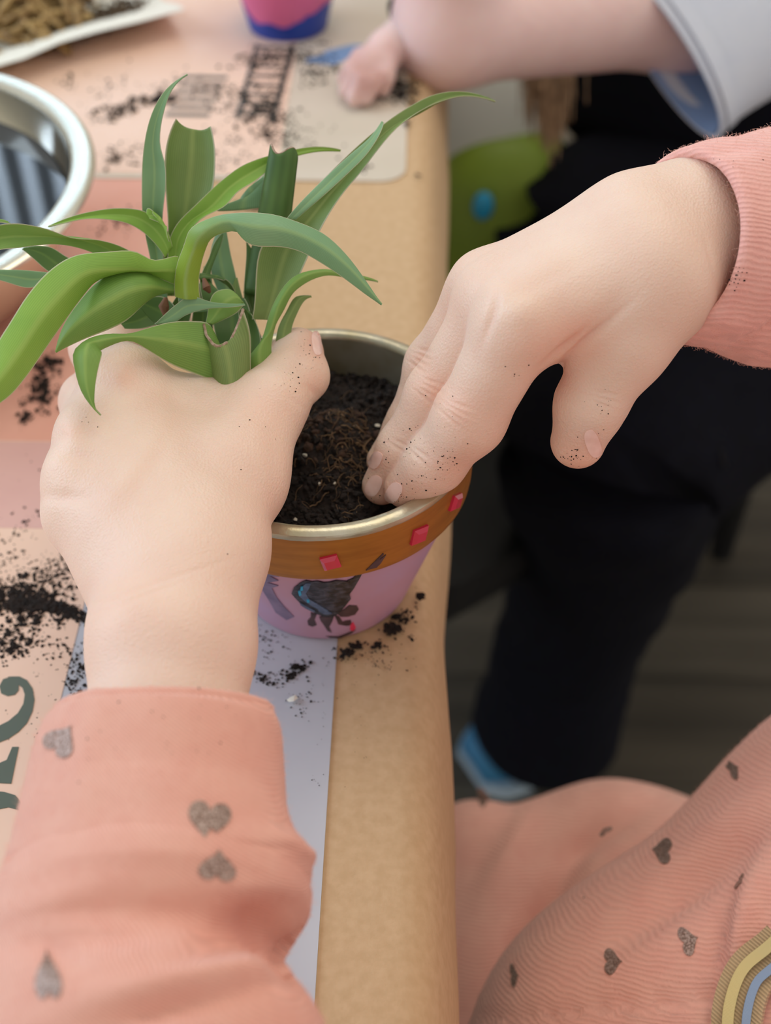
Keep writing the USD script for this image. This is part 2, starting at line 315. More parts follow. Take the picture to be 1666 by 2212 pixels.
M['silver'] = mat('rim_silver', lin(196, 192, 172), .3, lin(178, 170, 140), 90, 5, bump=.0001, bscale=500, metallic=.75)
M['pot_pink'] = mat('pot_pink', lin(190, 160, 194), .5, lin(196, 148, 164), 22, 3, bump=.0001, bscale=250)
M['gem'] = mat('red_gem', lin(226, 40, 82), .12, transmission_weight=.25, ior=1.5, coat_weight=.5)
M['paint_black'] = mat('paint_black', lin(24, 22, 28), .4, lin(82, 84, 98), 420, 6, .45, .75, bump=.0004, bscale=420)
M['paint_brown'] = mat('paint_brown', lin(60, 44, 48), .5, lin(84, 62, 66), 200)
M['paint_grey'] = mat('paint_grey', lin(112, 102, 134), .5, lin(140, 124, 156), 150)
M['paint_blue'] = mat('paint_blue', lin(96, 118, 150), .45, lin(66, 84, 112), 300)
M['paint_cyan'] = mat('paint_cyan', lin(50, 170, 214), .45)
M['paint_pink'] = mat('paint_hot_pink', lin(236, 60, 100), .5)
M['skin'] = skin_mat('skin', lin(236, 210, 191), lin(231, 201, 182))
M['skin2'] = skin_mat('skin_rosy', lin(246, 218, 213), lin(242, 210, 206))
M['nail'] = mat('nail', lin(248, 216, 206), .22, lin(240, 204, 192), 300)
M['fleece'] = cloth_mat('pink_fleece', lin(241, 186, 167), lin(236, 175, 157), 620, fac=.12)
def knit_mat(name, c1, c2, d, pitch):
    n = {'g': ('geometry', {}), 'n': ('noise_texture', {'scale': 90, 'detail': 6, 'roughness': .65}), 'r': ('rgb_ramp', {'ramp': [(.3, c1), (.7, c2)]}), 'nd': ('noise_texture', {'scale': 60, 'detail': 2}), 'nm': ('math', {'math_type': 'multiply', 'value2': .004 * 2 * math.pi / pitch}),
         'dt': ('vector_math', {'math_type': 'dot_product', 'vector2': tuple(d)}), 'k': ('math', {'math_type': 'multiply_add', 'value2': 2 * math.pi / pitch}), 'sn': ('math', {'math_type': 'sine'}), 'n2': ('noise_texture', {'scale': 1100, 'detail': 4}), 'ad': ('math', {'math_type': 'multiply_add', 'value2': .30}),
         'vr': ('map_range', {'from_min': -1.0, 'from_max': 1.0, 'to_min': .90, 'to_max': 1.0}), 'cv': ('combine_xyz', {}), 'mv': ('mix_color', {'blend_type': 'multiply', 'fac': 1.0}), 'b': ('bump', {'strength': .7, 'distance': .0004}), 'p': ('principled_bsdf', {'roughness': .9, 'specular_ior_level': .2, 'sheen_weight': .25, 'sheen_roughness': .5})}
    l = [('g.position', 'n.vector'), ('n.fac', 'r.fac'), ('g.position', 'nd.vector'), ('nd.fac', 'nm.value1'), ('g.position', 'dt.vector1'), ('dt.value', 'k.value1'), ('nm.value', 'k.value3'), ('k.value', 'sn.value1'), ('sn.value', 'vr.value'), ('vr.result', 'cv.x'), ('vr.result', 'cv.y'), ('vr.result', 'cv.z'), ('r.color', 'mv.a'), ('cv.vector', 'mv.b'), ('mv.result', 'p.base_color'),
         ('g.position', 'n2.vector'), ('sn.value', 'ad.value1'), ('n2.fac', 'ad.value3'), ('ad.value', 'b.height'), ('b.normal', 'p.normal')]
    return usdkit.material(stage, '/World/Looks/' + name, n, l, surface='p.BSDF')
M['rib'] = knit_mat('pink_knit', lin(246, 192, 174), lin(240, 180, 164), UP, .0013)
M['rib_cuff'] = knit_mat('pink_knit_cuff', lin(244, 190, 178), lin(238, 178, 168), UP * .97 + RT * .1, .00125)
M['glitter'] = mat('heart_glitter', lin(186, 166, 156), .34, lin(122, 98, 86), 1800, 2, .42, .58, metallic=.55, bump=.0003, bscale=2200)
M['zip_tape'] = cloth_mat('zip_tape', lin(214, 190, 150), lin(206, 180, 140), 400)
M['zip_blue'] = mat('zip_blue', lin(150, 176, 206), .45)
M['zip_yellow'] = mat('zip_yellow', lin(222, 210, 150), .45)
M['navy'] = cloth_mat('navy_cloth', lin(15, 17, 30), lin(10, 11, 20), 300, sheen=.0)
M['blue_shirt'] = cloth_mat('pale_blue_shirt', lin(224, 233, 248), lin(230, 238, 250), 500)
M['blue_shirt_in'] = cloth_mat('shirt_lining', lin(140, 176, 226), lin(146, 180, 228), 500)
M['hair'] = mat('hair', lin(176, 146, 112), .5, lin(136, 108, 80), 200)
M['black'] = mat('black_plastic', lin(18, 18, 20), .5)
M['grey_strap'] = mat('grey_strap', lin(64, 64, 66), .7)
M['steel'] = mat('steel', (.74, .72, .60), .22, metallic=1.0)
M['steel_in'] = mat('steel_inside', (.68, .66, .57), .10, metallic=1.0)
M['green_plastic'] = mat('lime_plastic', lin(140, 164, 56), .55, lin(126, 152, 44), 12)
M['white'] = mat('white_paper', lin(232, 234, 222), .7)
M['white_cloth'] = mat('white_cloth', lin(214, 216, 204), .8)
M['green_ink'] = mat('green_ink', lin(150, 206, 140), .6)
M['pot2_pink'] = mat('pot_bright_pink', lin(226, 120, 168), .45, lin(218, 108, 156), 20)
M['pot2_blue'] = mat('pot_blue', lin(28, 66, 168), .4)
M['blue_paint'] = mat('blue_smear', lin(120, 156, 200), .5)
M['raffia'] = mat('raffia', lin(184, 158, 104), .7, lin(132, 104, 62), 150)
M['moss'] = mat('dark_moss', lin(84, 68, 44), .9, lin(58, 46, 30), 150)
M['shoe_blue'] = mat('shoe_blue', lin(60, 130, 172), .6)
M['shoe_white'] = mat('shoe_white', lin(176, 196, 208), .6)
M['cut_edge'] = mat('leaf_cut_edge', lin(186, 164, 146), .8, lin(140, 112, 92), 700)
M['husk'] = mat('dry_husk', lin(120, 84, 60), .8)
for i in range(4):
    M[f'plank{i}'] = mat(f'floor_plank_{"abcd"[i]}', [lin(112, 92, 72), lin(100, 92, 78), lin(120, 88, 58), lin(92, 84, 70)][i], .55, [lin(78, 62, 48), lin(76, 70, 58), lin(88, 62, 42), lin(66, 60, 50)][i], 9, 5, aniso=(.25, 3, 1))
M['slat'] = mat('blind_slat', lin(96, 108, 124), .8)
M['wall'] = mat('wall_paint', lin(226, 218, 202), .8)
M['leaf'] = leaf_mat('leaf_mid', lin(144, 182, 94), lin(122, 166, 80), lin(172, 200, 110), 0)
M['leaf_bright'] = leaf_mat('leaf_bright', lin(154, 196, 86), lin(136, 182, 76), lin(180, 212, 112), 0)
M['leaf_blue'] = leaf_mat('leaf_bluish', lin(148, 188, 144), lin(128, 172, 128), lin(172, 204, 138), 0)
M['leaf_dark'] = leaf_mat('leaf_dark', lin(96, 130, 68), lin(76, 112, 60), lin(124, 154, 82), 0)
M['leaf_olive'] = leaf_mat('leaf_olive', lin(142, 166, 100), lin(122, 150, 84), lin(172, 190, 116), 0)
M['leaf_grad'] = leaf_mat('leaf_bluish_yellow_foot', lin(150, 192, 146), lin(130, 176, 130), lin(176, 208, 140), 0, low=lin(160, 192, 74))
M['water'] = mat('dark_water', (.035, .042, .048), .03, ior=1.33, specular_ior_level=.8)
# ------------------------------------------------------------------ the setting
floor = thing('floor', None, None, kind='structure')
for i, y in enumerate(np.arange(-1.2, 2.6, .125)):
    xs = [-2.4, -1.0 + .7 * ((i * 7) % 5) / 5, .45 + .8 * ((i * 3) % 5) / 5, 2.4]
    for j in range(3):
        b = box((xs[j] + .001, y + .001, -.02), (xs[j + 1] - .001, y + .124, -.0005 * ((i + j) % 3)))
        part('plank', b, M[f'plank{(i * 2 + j) % 4}'], floor, smooth=False)
def wall_with_hole(name, axis, at, u0, u1, w0, w1, z0, z1):
    w = thing(name, None, None, kind='structure'); t = .12
    for a0, a1, b0, b1 in ((u0, w0, 0, 2.6), (w1, u1, 0, 2.6), (w0, w1, 0, z0), (w0, w1, z1, 2.6)):
        lo, hi = ((at, a0, b0), (at + t, a1, b1)) if axis == 'x' else ((a0, at, b0), (a1, at + t, b1))
        part('wall_panel', box(lo, hi), M['wall'], w, smooth=False)
def window(name, axis, at, w0, w1, z0, z1, bars):
    w = thing(name, None, None, kind='structure'); t = .05; ms = []
    def B(a0, a1, b0, b1, d0=0, d1=t): return box((at + d0, a0, b0), (at + d1, a1, b1)) if axis == 'x' else box((a0, at + d0, b0), (a1, at + d1, b1))
    part('window_frame', cat(B(w0, w1, z0, z0 + .05), B(w0, w1, z1 - .05, z1), B(w0, w0 + .05, z0, z1), B(w1 - .05, w1, z0, z1)), M['white'], w, smooth=False)
    pitch = (w1 - w0) / bars if bars > 4 else .1
    for k in range(bars):
        a = w0 + (w1 - w0) * (k + .5) / bars
        part('blind_slat', B(a - pitch * .40, a + pitch * .26, z0 + .05, z1 - .05, .02, .03), M['slat'], w, smooth=False)
wall_with_hole('wall_left', 'x', -2.52, -1.2, 2.72, -.1, 1.5, .95, 2.35)
window('window_1', 'x', -2.45, -.1, 1.5, .95, 2.35, 3)
wall_with_hole('wall_back', 'y', 2.6, -2.4, 2.4, -1.6, -.4, 1.25, 2.45)
window('window_2', 'y', 2.65, -1.6, -.4, 1.25, 2.45, 17)

# ------------------------------------------------------------------ table and what covers it
EDGE = 0.007
tb = thing('table', 'long table under kraft paper and printed mats', 'table', (-.45, .55, 0))
part('tabletop', box((-.9, -.3, .69), (EDGE - .006, 1.5, .7194)), M['wood_table'], tb, smooth=False)
for x in (-.84, -.07):
    for y in (-.22, 1.42): part('leg', box((x - .03, y - .03, 0), (x + .03, y + .03, .69)), M['wood_table'], tb, smooth=False)
prof = np.array([(-.9, .7197), (-.5, .7197), (-.2, .7197), (-.05, .7197), (-.006, .7197), (-.0005, .7196), (.003, .7191), (.006, .7178), (.0085, .7152), (.0105, .7115), (.0125, .7055), (.0145, .6975), (.016, .689), (.0172, .680), (.018, .672)])
ys = np.linspace(-.3, 1.5, 140)
V = np.zeros((len(ys), len(prof), 3)); V[..., 0] = prof[None, :, 0]; V[..., 2] = prof[None, :, 1]; V[..., 1] = ys[:, None]
hang = np.clip((.7197 - V[..., 2]) / .045, 0, 1)
V[..., 0] += hang * (.006 * (meshkit.noise(np.stack([ys * 6, ys * 0, ys * 0], -1), 3)[:, None] - .5) + .002 * (meshkit.noise(np.stack([ys * 25, ys * 0, ys * 0], -1), 5)[:, None] - .5) - .0035 * np.exp(-((ys - .285) / .035) ** 2)[:, None])
V[..., 2] += -.012 * hang * (ys < .2272)[:, None]
V[..., 0] += .0012 * hang * (ys < .2272)[:, None]
a, n = V.shape[:2]
i, j = np.meshgrid(np.arange(a - 1), np.arange(n - 1), indexing='ij'); i, j = i.ravel(), j.ravel()
q = np.stack([i * n + j, i * n + j + 1, (i + 1) * n + j + 1, (i + 1) * n + j], 1)
f = np.vstack([q[:, [0, 1, 2]], q[:, [0, 2, 3]]]); v = V.reshape(-1, 3)
nn = vnormals(v, f); nn = nn * np.sign(nn[:, 2:].sum()); f = f if vnormals(v, f)[:, 2].sum() > 0 else f[:, ::-1]
kp = part('paper_cover', trimesh.Trimesh(np.vstack([v + nn * .0003, v]), np.vstack([f, f[:, ::-1] + len(v)]), process=False), M['kraft'], smooth=40,
          label='brown kraft paper covering the table and folded over its right edge', cat='paper')
Zt = TABLE
def rr(x0, y0, x1, y1, r=.008): return Polygon([(x0 + r, y0 + r), (x1 - r, y0 + r), (x1 - r, y1 - r), (x0 + r, y1 - r)]).buffer(r, 8)
pk = part('pink_paper', sheet(Polygon([(-.8, .30), (-.11, .30), (-.098, .45), (-.105, .56), (-.8, .56)]), Zt + .0001, Zt + .0003), M['pink_paper'], smooth=False, label='salmon pink paper between the two printed mats, under the metal bowl', cat='paper')
nm = thing('placemat', 'near printed plastic mat with peach field and grey border, under the left arm', 'placemat', (-.3, .05, Zt))
part('border', sheet(rr(-.72, -.28, -.0207, .3435, .006), Zt + .0003, Zt + .0007), M['mat_border'], nm, smooth=False)
part('field', sheet(rr(-.62, -.25, -.1018, .3435, .002), Zt + .0007, Zt + .0009), M['mat_field'], nm, smooth=False)
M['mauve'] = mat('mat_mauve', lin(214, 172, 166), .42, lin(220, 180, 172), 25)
part('mauve_band', sheet(rr(-.62, .300, -.1018, .3430, .002), Zt + .0009, Zt + .0010), M['mauve'], nm, smooth=False)  # mauve strip along the far end of the field
from shapely.geometry import LineString
def ink(poly, base_z=Zt + .0009): return sheet(poly, base_z, base_z + .0002)
def stroke(px, w):
    l = LineString([Z(x, y, 0)[:2] for x, y in px]); return l.buffer(w / 2, cap_style='flat')
arc = zpoly([(0, 1487), (8, 1472), (25, 1466), (44, 1466), (60, 1474), (72, 1492), (76, 1516), (72, 1540), (60, 1566), (42, 1585), (20, 1600), (0, 1608), (-30, 1612), (-30, 1580), (0, 1572), (20, 1562), (40, 1545), (52, 1525), (55, 1505), (50, 1490), (42, 1484), (42, 1495), (34, 1505), (18, 1508), (4, 1502)])
part('printed_letter', ink(arc.buffer(0)), M['mat_ink'], nm, smooth=False)
part('printed_letter', ink(zpoly([(28, 1618), (42, 1618), (26, 1697), (-30, 1694), (-30, 1652), (0, 1653), (16, 1646)])), M['mat_ink'], nm, smooth=False)
part('printed_letter', ink(zpoly([(-30, 1712), (10, 1715), (34, 1722), (47, 1736), (50, 1752), (46, 1755), (20, 1748), (0, 1752), (-30, 1765)])), M['mat_ink'], nm, smooth=False)
fm = thing('placemat', 'far printed plastic mat with ladder-like dark print, beyond the plant', 'placemat', (-.3, .8, Zt))
part('border', sheet(rr(-.72, .523, -.0027, 1.15, .012), Zt + .0003, Zt + .0007), M['mat_border_far'], fm, smooth=False)
part('field', sheet(rr(-.62, .527, -.062, 1.05, .002), Zt + .0007, Zt + .0009), M['mat_field'], fm, smooth=False)
g = []
def ladder(x0, y0, x1, y1, w, nr, px0):
    out = [stroke([(x0, y0), (x1, y1)], .0022), stroke([(x0 + w, y0), (x1 + w * .98, y1)], .0030)]
    for k in range(nr):
        t = (k + .3) / nr; x, y = x0 + (x1 - x0) * t, y0 + (y1 - y0) * t; out.append(stroke([(x, y), (x + w, y + 2)], .0032))
    return out
for s in ladder(556, 100, 512, 262, 78, 8, 0): part('printed_letter', ink(s), M['mat_ink_far'], fm, smooth=False)
for s in ladder(398, 165, 352, 262, 96, 6, 0)[2:]: part('printed_letter', ink(s), M['mat_ink_far'], fm, smooth=False)
part('blue_smear', ink(zpoly(blob(730, 122, 58, 16, -8, .25, seed=3)), Zt + .0007), M['blue_paint'], fm, smooth=False)

# ------------------------------------------------------------------ crumbs of soil on the table
def scatter(areas, seed):
    """areas: (x, y, rx, ry, angle, count, min px, max px) in the photo"""
    r = np.random.default_rng(seed); P, S = [], []
    for x, y, rx, ry, ang, n, s0, s1 in areas:
        a = math.radians(ang); c0 = r.normal(0, .5, (max(n // 9, 2), 2))
        for k in range(n):
            u, w = (c0[r.integers(len(c0))] + r.normal(0, .13, 2)) if r.random() < .6 else r.normal(0, .5, 2)
            if abs(u) > 1.3 or abs(w) > 1.3: continue
            px, py = x + u * rx * math.cos(a) - w * ry * math.sin(a), y + u * rx * math.sin(a) + w * ry * math.cos(a)
            p = Z(px, py, 0); d = pj(p)[2]; s = s0 * (s1 / s0) ** (r.random() ** 2.2) * d / F / 2
            rad = math.hypot(p[0] + .0258, p[1] - .2815)
            if p[0] > .004 or rad < .028: continue
            P.append(p + [0, 0, .0008 + s * .3]); S.append(s)
    return crumbs(P, S, seed)
def soil_stuff(label, areas, seed): part('soil_crumbs', scatter(areas, seed), M['soil'], label=label, cat='soil', kind='stuff', smooth=False)
soil_stuff('dark soil crumbs strewn on the kraft paper right of the pot foot', [(860, 1350, 40, 50, -40, 90, 3, 14), (905, 1300, 14, 40, 0, 45, 3, 12), (770, 1408, 70, 16, -12, 110, 3, 16), (850, 1440, 90, 50, 0, 50, 2, 5), (760, 1600, 60, 200, 0, 30, 1.5, 3)], 11)
soil_stuff('dark soil crumbs on the pale mat border in front of the pot', [(630, 1455, 55, 16, -28, 90, 3, 11), (590, 1380, 40, 50, 20, 110, 2, 7), (575, 1470, 40, 14, 0, 60, 3, 10), (660, 1510, 60, 40, 0, 55, 2, 6), (640, 1640, 50, 120, 0, 16, 1.5, 4)], 12)
soil_stuff('heap of spilled dark soil at the left edge, beside the left wrist', [(45, 1300, 90, 42, 10, 1500, 4, 16), (150, 1325, 75, 16, 22, 600, 4, 14), (30, 1390, 60, 40, -30, 330, 4, 13), (80, 1240, 110, 40, 20, 260, 3, 10), (180, 1460, 30, 60, 15, 130, 3, 14), (110, 1400, 70, 50, 0, 130, 3, 9), (70, 1560, 60, 140, 0, 70, 2, 6), (50, 1150, 60, 50, 0, 50, 3, 10), (130, 1240, 45, 40, 50, 260, 3, 9)], 13)
soil_stuff('dark soil clots on the pink paper left of the left hand', [(90, 855, 45, 40, -30, 170, 4, 17), (105, 790, 32, 30, 0, 130, 4, 16), (60, 905, 30, 22, 0, 40, 4, 12), (50, 1020, 60, 70, 0, 16, 2, 6)], 14)
far = [(250, 245, 60, 16, -18, 140, 3, 11), (330, 222, 50, 12, -12, 120, 3, 14), (420, 200, 110, 40, 0, 150, 3, 9), (560, 240, 80, 46, 20, 330, 3, 12), (600, 130, 110, 25, -5, 260, 3, 10), (560, 300, 110, 20, 6, 110, 3, 10), (640, 300, 90, 50, 0, 60, 3, 7), (250, 340, 70, 24, -14, 90, 3, 9), (210, 200, 90, 60, 0, 50, 3, 7), (490, 350, 90, 40, 0, 80, 3, 9), (680, 160, 90, 30, 0, 120, 3, 9), (150, 170, 30, 20, 0, 12, 4, 9), (780, 365, 22, 9, 10, 34, 4, 13), (905, 385, 12, 6, 0, 10, 4, 9), (880, 270, 8, 14, 0, 14, 4, 8), (270, 480, 90, 50, 0, 60, 3, 9), (540, 445, 34, 10, 0, 60, 4, 12), (610, 480, 14, 16, 0, 20, 4, 10)]
soil_stuff('scattered soil streaks on the far mat behind the plant', [(x, y, rx, ry, an, int(k * 1.25), a_ * 1.2, b_ * 1.3) for x, y, rx, ry, an, k, a_, b_ in far], 15)
soil_stuff('patch of small black lumps on the table beside the small far hand', [(850, 195, 55, 26, 15, 420, 4, 13), (760, 200, 30, 10, 0, 40, 3, 8)], 16)  # small black lumps fill the dark area by the far hand
for k, (x, y, sz, lb) in enumerate([(846, 1366, 34, 'largest black soil clod, right of the pot foot'), (752, 1416, 25, 'round soil clod in front of the pot, on the edge line of the pale mat'), (856, 1338, 18, 'small soil clod touching the pot foot on its right, above the largest clod'), (908, 1294, 22, 'flat soil clod farthest right of the pot, near the paper fold'), (640, 1446, 18, 'soil clod on the pale mat left of the pot front')]):
    p = Z(x, y, 0); s = sz * pj(p)[2] / F / 2
    rr2 = np.random.default_rng(60 + k); u_ = rr2.normal(0, .5, (70, 3)); u_ /= np.maximum(np.linalg.norm(u_, axis=1, keepdims=True), 1); u_[:, 2] = np.abs(u_[:, 2])
    m = crumbs(p + [0, 0, .0009 + s * .2] + u_ * [s, s * .75, s * .6], s * rr2.uniform(.18, .42, 70), 70 + k, .9)
    part('soil_clod', m, M['soil'], label=lb, cat='soil clod', group='soil clods around the pot', smooth=False)
fleck = Z(631, 1518, 0)
part('foil_fleck', crumbs([fleck + [0, 0, .0018]], [.0014], 5, .35), M['white'], label='tiny white fleck on the pale mat in front of the pot', cat='scrap', smooth=False)
part('craft_bead', (lambda m: (m.apply_scale([1.2, .8, .6]), m.apply_translation(Z(208, 1358, 0) + [0, 0, .0018]), m)[2])(trimesh.creation.icosphere(subdivisions=2, radius=.0013)), M['gem'], label='small shiny magenta bead beside the left wrist', cat='bead')

# ------------------------------------------------------------------ the painted pot in front
PX, PY, PH, PR = -.0258, .2815, .0657, .045
C0 = (PX, PY, Zt + .0007)
pot = thing('flower_pot', 'small painted pot with gold rim band, red gems and lilac body', 'flower pot', C0)
body_prof = [(0, 0), (.0262, 0), (.0271, .0006), (.0276, .0015), (.0425, .0480), (.0425, .0495), (.030, .0495), (.0240, .006), (0, .006)]
bp = part('body', lathe([(r, z) for r, z in body_prof], C0), M['pot_pink'], pot)
col = [(.0400, .0470), (.0442, .0470), (.0447, .0478), (.0450, .0500), (.0452, .0560), (.0452, .0636), (.0449, .0640), (.0412, .0640), (.0405, .0560), (.0395, .0480)]
part('rim_band', lathe(col, C0), M['gold'], pot)
lip = [(.0412, .0630), (.0405, .0560), (.0396, .0475), (.0386, .0475), (.0400, .0560), (.0407, .0640), (.0410, .0650), (.0418, .0657), (.0430, .0659), (.0443, .0657), (.0452, .0650), (.0455, .0640), (.0453, .0633), (.0430, .0630)]
lv, lf = lathe(lip, C0, 240)
lv += vnormals(lv, lf) * (.00025 * (meshkit.fbm(lv * 260, 3, 2) - .5))[:, None]
part('rim_lip', (lv, lf), M['silver'], pot)
pv, pf = lathe([(.0276, .0015), (.0425, .0480), (.0447, .0480), (.0452, .0560), (.0452, .0640)], C0, 400)
P2 = np.array([(.0276, .0015), (.0425, .0470)])
def pot_surface(z0r0, z1r1, m=60):
    (r0, z0), (r1, z1) = z0r0, z1r1; t = np.linspace(0, 1, m)[:, None]
    th = np.linspace(math.pi * .9, math.pi * 2.1, 260); r, z = r0 + (r1 - r0) * t, z0 + (z1 - z0) * t
    G = np.stack([C0[0] + r * np.cos(th), C0[1] + r * np.sin(th), C0[2] + z + 0 * th], -1); n = G.shape[1]
    i, j = np.meshgrid(np.arange(m - 1), np.arange(n - 1), indexing='ij'); i, j = i.ravel(), j.ravel()
    q = np.stack([i * n + j, i * n + j + 1, (i + 1) * n + j + 1, (i + 1) * n + j], 1)
    return G.reshape(-1, 3), np.vstack([q[:, [0, 1, 2]], q[:, [0, 2, 3]]])
SB = pot_surface((.0276, .0015), (.0425, .0470)); SC = pot_surface((.0447, .0478), (.0452, .0645), 30)
k5 = lambda pts: [(560 + x / 5.553, 1150 + y / 5.553) for x, y in pts]
def paint(name, pts, m, surf, lift=.00012): part(name, drape(*surf, k5(pts), lift + (.0004 if surf is SC else 0), .0003), M[m], pot, smooth=40)
paint('painted_smear', [(30, 470), (130, 470), (260, 490), (240, 530), (120, 520), (230, 580), (90, 600), (230, 640), (150, 665), (210, 780), (300, 890), (420, 1010), (330, 1050), (200, 960), (110, 800), (40, 690)], 'paint_grey', SB)
paint('painted_animal', [(390, 730), (420, 660), (500, 600), (560, 575), (640, 590), (700, 582), (780, 600), (850, 595), (920, 575), (1000, 580), (1090, 590), (1110, 690), (1085, 740), (1100, 790), (1040, 870), (990, 930), (930, 985), (860, 1010), (760, 1005), (660, 960), (590, 910), (500, 850), (440, 790)], 'paint_black', SB, .0002)
paint('painted_tail', [(1060, 580), (1130, 550), (1190, 480), (1240, 455), (1250, 462), (1200, 560), (1130, 680), (1100, 720), (1070, 660)], 'paint_black', SB)
paint('painted_tail', [(1275, 445), (1330, 390), (1420, 300), (1480, 240), (1490, 245), (1430, 320), (1515, 255), (1450, 360), (1400, 410), (1330, 425)], 'paint_brown', SC)
paint('painted_leg', [(620, 960), (690, 985), (665, 1050), (690, 1110), (640, 1130), (590, 1110), (580, 1060), (620, 1020)], 'paint_brown', SB)
paint('painted_leg', [(720, 1010), (850, 1015), (900, 1000), (870, 1080), (840, 1130), (870, 1200), (820, 1180), (770, 1100), (740, 1060)], 'paint_brown', SB)
paint('painted_leg', [(900, 990), (960, 1010), (1000, 1070), (1050, 1055), (1100, 1050), (1110, 1110), (1050, 1120), (950, 1100), (930, 1050)], 'paint_brown', SB)
paint('painted_leg', [(930, 970), (1010, 930), (1080, 875), (1170, 880), (1195, 920), (1150, 985), (1060, 1010), (980, 1010)], 'paint_brown', SB)
paint('painted_stroke', [(560, 600), (620, 600), (600, 660), (560, 720), (600, 790), (720, 860), (830, 930), (780, 940), (650, 880), (560, 820), (490, 760), (480, 680)], 'paint_blue', SB, .0004)
paint('painted_stroke', [(490, 830), (540, 860), (670, 930), (660, 950), (560, 900), (500, 860)], 'paint_blue', SB, .0004)
paint('painted_stroke', [(700, 900), (860, 950), (880, 965), (800, 975), (720, 940)], 'paint_blue', SB, .0004)
for pts in ([(470, 690), (500, 680), (510, 730), (485, 745)], [(500, 640), (525, 630), (530, 675), (500, 680)], [(570, 790), (600, 790), (610, 820), (580, 820)]): paint('painted_dot', pts, 'paint_cyan', SB, .0006)
paint('painted_dot', [(1095, 1100), (1130, 1075), (1160, 1140), (1130, 1180), (1090, 1170)], 'paint_pink', SB)
paint('painted_stroke', [(800, 1240), (950, 1245), (1090, 1190), (1160, 1165), (1100, 1215), (980, 1265), (850, 1262)], 'paint_brown', SB)
def gem(px, py, ang, s, tall=1.0):
    # where the line of sight meets the collar
    d = ray(px, py); o = EYE - np.array([PX, PY, 0]); R = .0451
    A, B, Cc = d[0] ** 2 + d[1] ** 2, 2 * (o[0] * d[0] + o[1] * d[1]), o[0] ** 2 + o[1] ** 2 - R * R
    t = (-B - math.sqrt(B * B - 4 * A * Cc)) / (2 * A); p = EYE + d * t
    n = np.array([p[0] - PX, p[1] - PY, 0]); n /= np.linalg.norm(n); u = np.cross([0, 0, 1], n); w = np.array([0, 0, 1.0]); a = math.radians(ang)
    uu, ww = u * math.cos(a) + w * math.sin(a), -u * math.sin(a) + w * math.cos(a)
    q = []
    for k, (sc, hh) in enumerate(((1, -.0006), (1, .0008), (.62, .0017))):
        for sx, sy in ((-1, -1), (1, -1), (1, 1), (-1, 1)): q.append(p + (uu * sx * tall + ww * sy) * s * sc + n * hh)
    f = []
    for k in (0, 4):
        for i in range(4): j = (i + 1) % 4; f += [(k + i, k + j, k + 4 + j), (k + i, k + 4 + j, k + 4 + i)]
    f += [(8, 9, 10), (8, 10, 11), (2, 1, 0), (3, 2, 0)]
    part('gem', trimesh.Trimesh(q, f, process=False), M['gem'], pot, smooth=False)
gem(714, 1212, 14, .0024, 1.0); gem(904, 1154, -12, .0026, 1.0); gem(981, 1083, 60, .0026, .9)
# soil in the pot: clods, mound, roots, perlite
SH = .0525
nr, nt = 90, 300; rad = np.sqrt(np.linspace(0, 1, nr)) * .0398; th = np.linspace(0, 2 * np.pi, nt, endpoint=False)
X, Y = PX + rad[:, None] * np.cos(th), PY + rad[:, None] * np.sin(th)
def soil_h(x, y):
    q = np.stack([x, y, 0 * x], -1)
    mound = .007 * np.exp(-(((x + .0225) / .011) ** 2 + ((y - .288) / .012) ** 2)) - .004 * np.exp(-(((x - .002) / .012) ** 2 + ((y - .258) / .012) ** 2))
    return SH + mound + .0062 * (meshkit.fbm(q * 130, 5, 4) - .5) + .0022 * (meshkit.fbm(q * 620, 3, 8) - .5)
H = soil_h(X, Y); H[-1] -= .002
V = np.stack([X, Y, Zt + H], -1)
lowr = np.stack([PX + .030 * np.cos(th), PY + .030 * np.sin(th), np.full(nt, Zt + .014)], -1)[None]
sv, sf = skin_rings(np.concatenate([V, lowr]), cap0=True)
soil = part('potting_soil', (sv, sf), M['soil'], label='dark potting soil with pale roots filling the painted pot', cat='soil', kind='stuff', smooth=True)
r = np.random.default_rng(21); P, S, Pb, Sb, Pp, Sp = [], [], [], [], [], []
for k in range(2600):
    a, q = r.uniform(0, 6.28), .0392 * math.sqrt(r.random()); x, y = PX + q * math.cos(a), PY + q * math.sin(a)
    s = .00035 * 5 ** (r.random() ** 2); h = Zt + float(soil_h(np.array(x), np.array(y))) + s * .4
    near = math.hypot((x + .021) / .012, (y - .288) / .014)
    if near < 1 and r.random() < .6: Pb.append((x, y, h)); Sb.append(s)
    elif r.random() < .012: Pp.append((x, y, h)); Sp.append(s)
    else: P.append((x, y, h)); S.append(s)
part('soil_crumb', crumbs(P, S, 3, .8), M['soil'], soil, kind='stuff', smooth=False)
part('peat_crumb', crumbs(Pb, Sb, 4, .8), M['soil_brown'], soil, kind='stuff', smooth=False, label='lighter brown peat crumbs')
for k, (x, y, s) in enumerate([(664, 896, 8), (708, 882, 11), (815, 910, 9), (660, 990, 12), (637, 1108, 6), (694, 1094, 3), (690, 1042, 9), (723, 1040, 5), (732, 918, 5), (765, 925, 6)]):
    p = Z(x, y, SH + .003); p[2] = Zt + float(soil_h(p[0:1], p[1:2])[0]) + .0006
    part('perlite_grain', crumbs([p], [s * .37 / F / 2 * 1.3], 40 + k), M['perlite'], soil, smooth=False)
roots = []
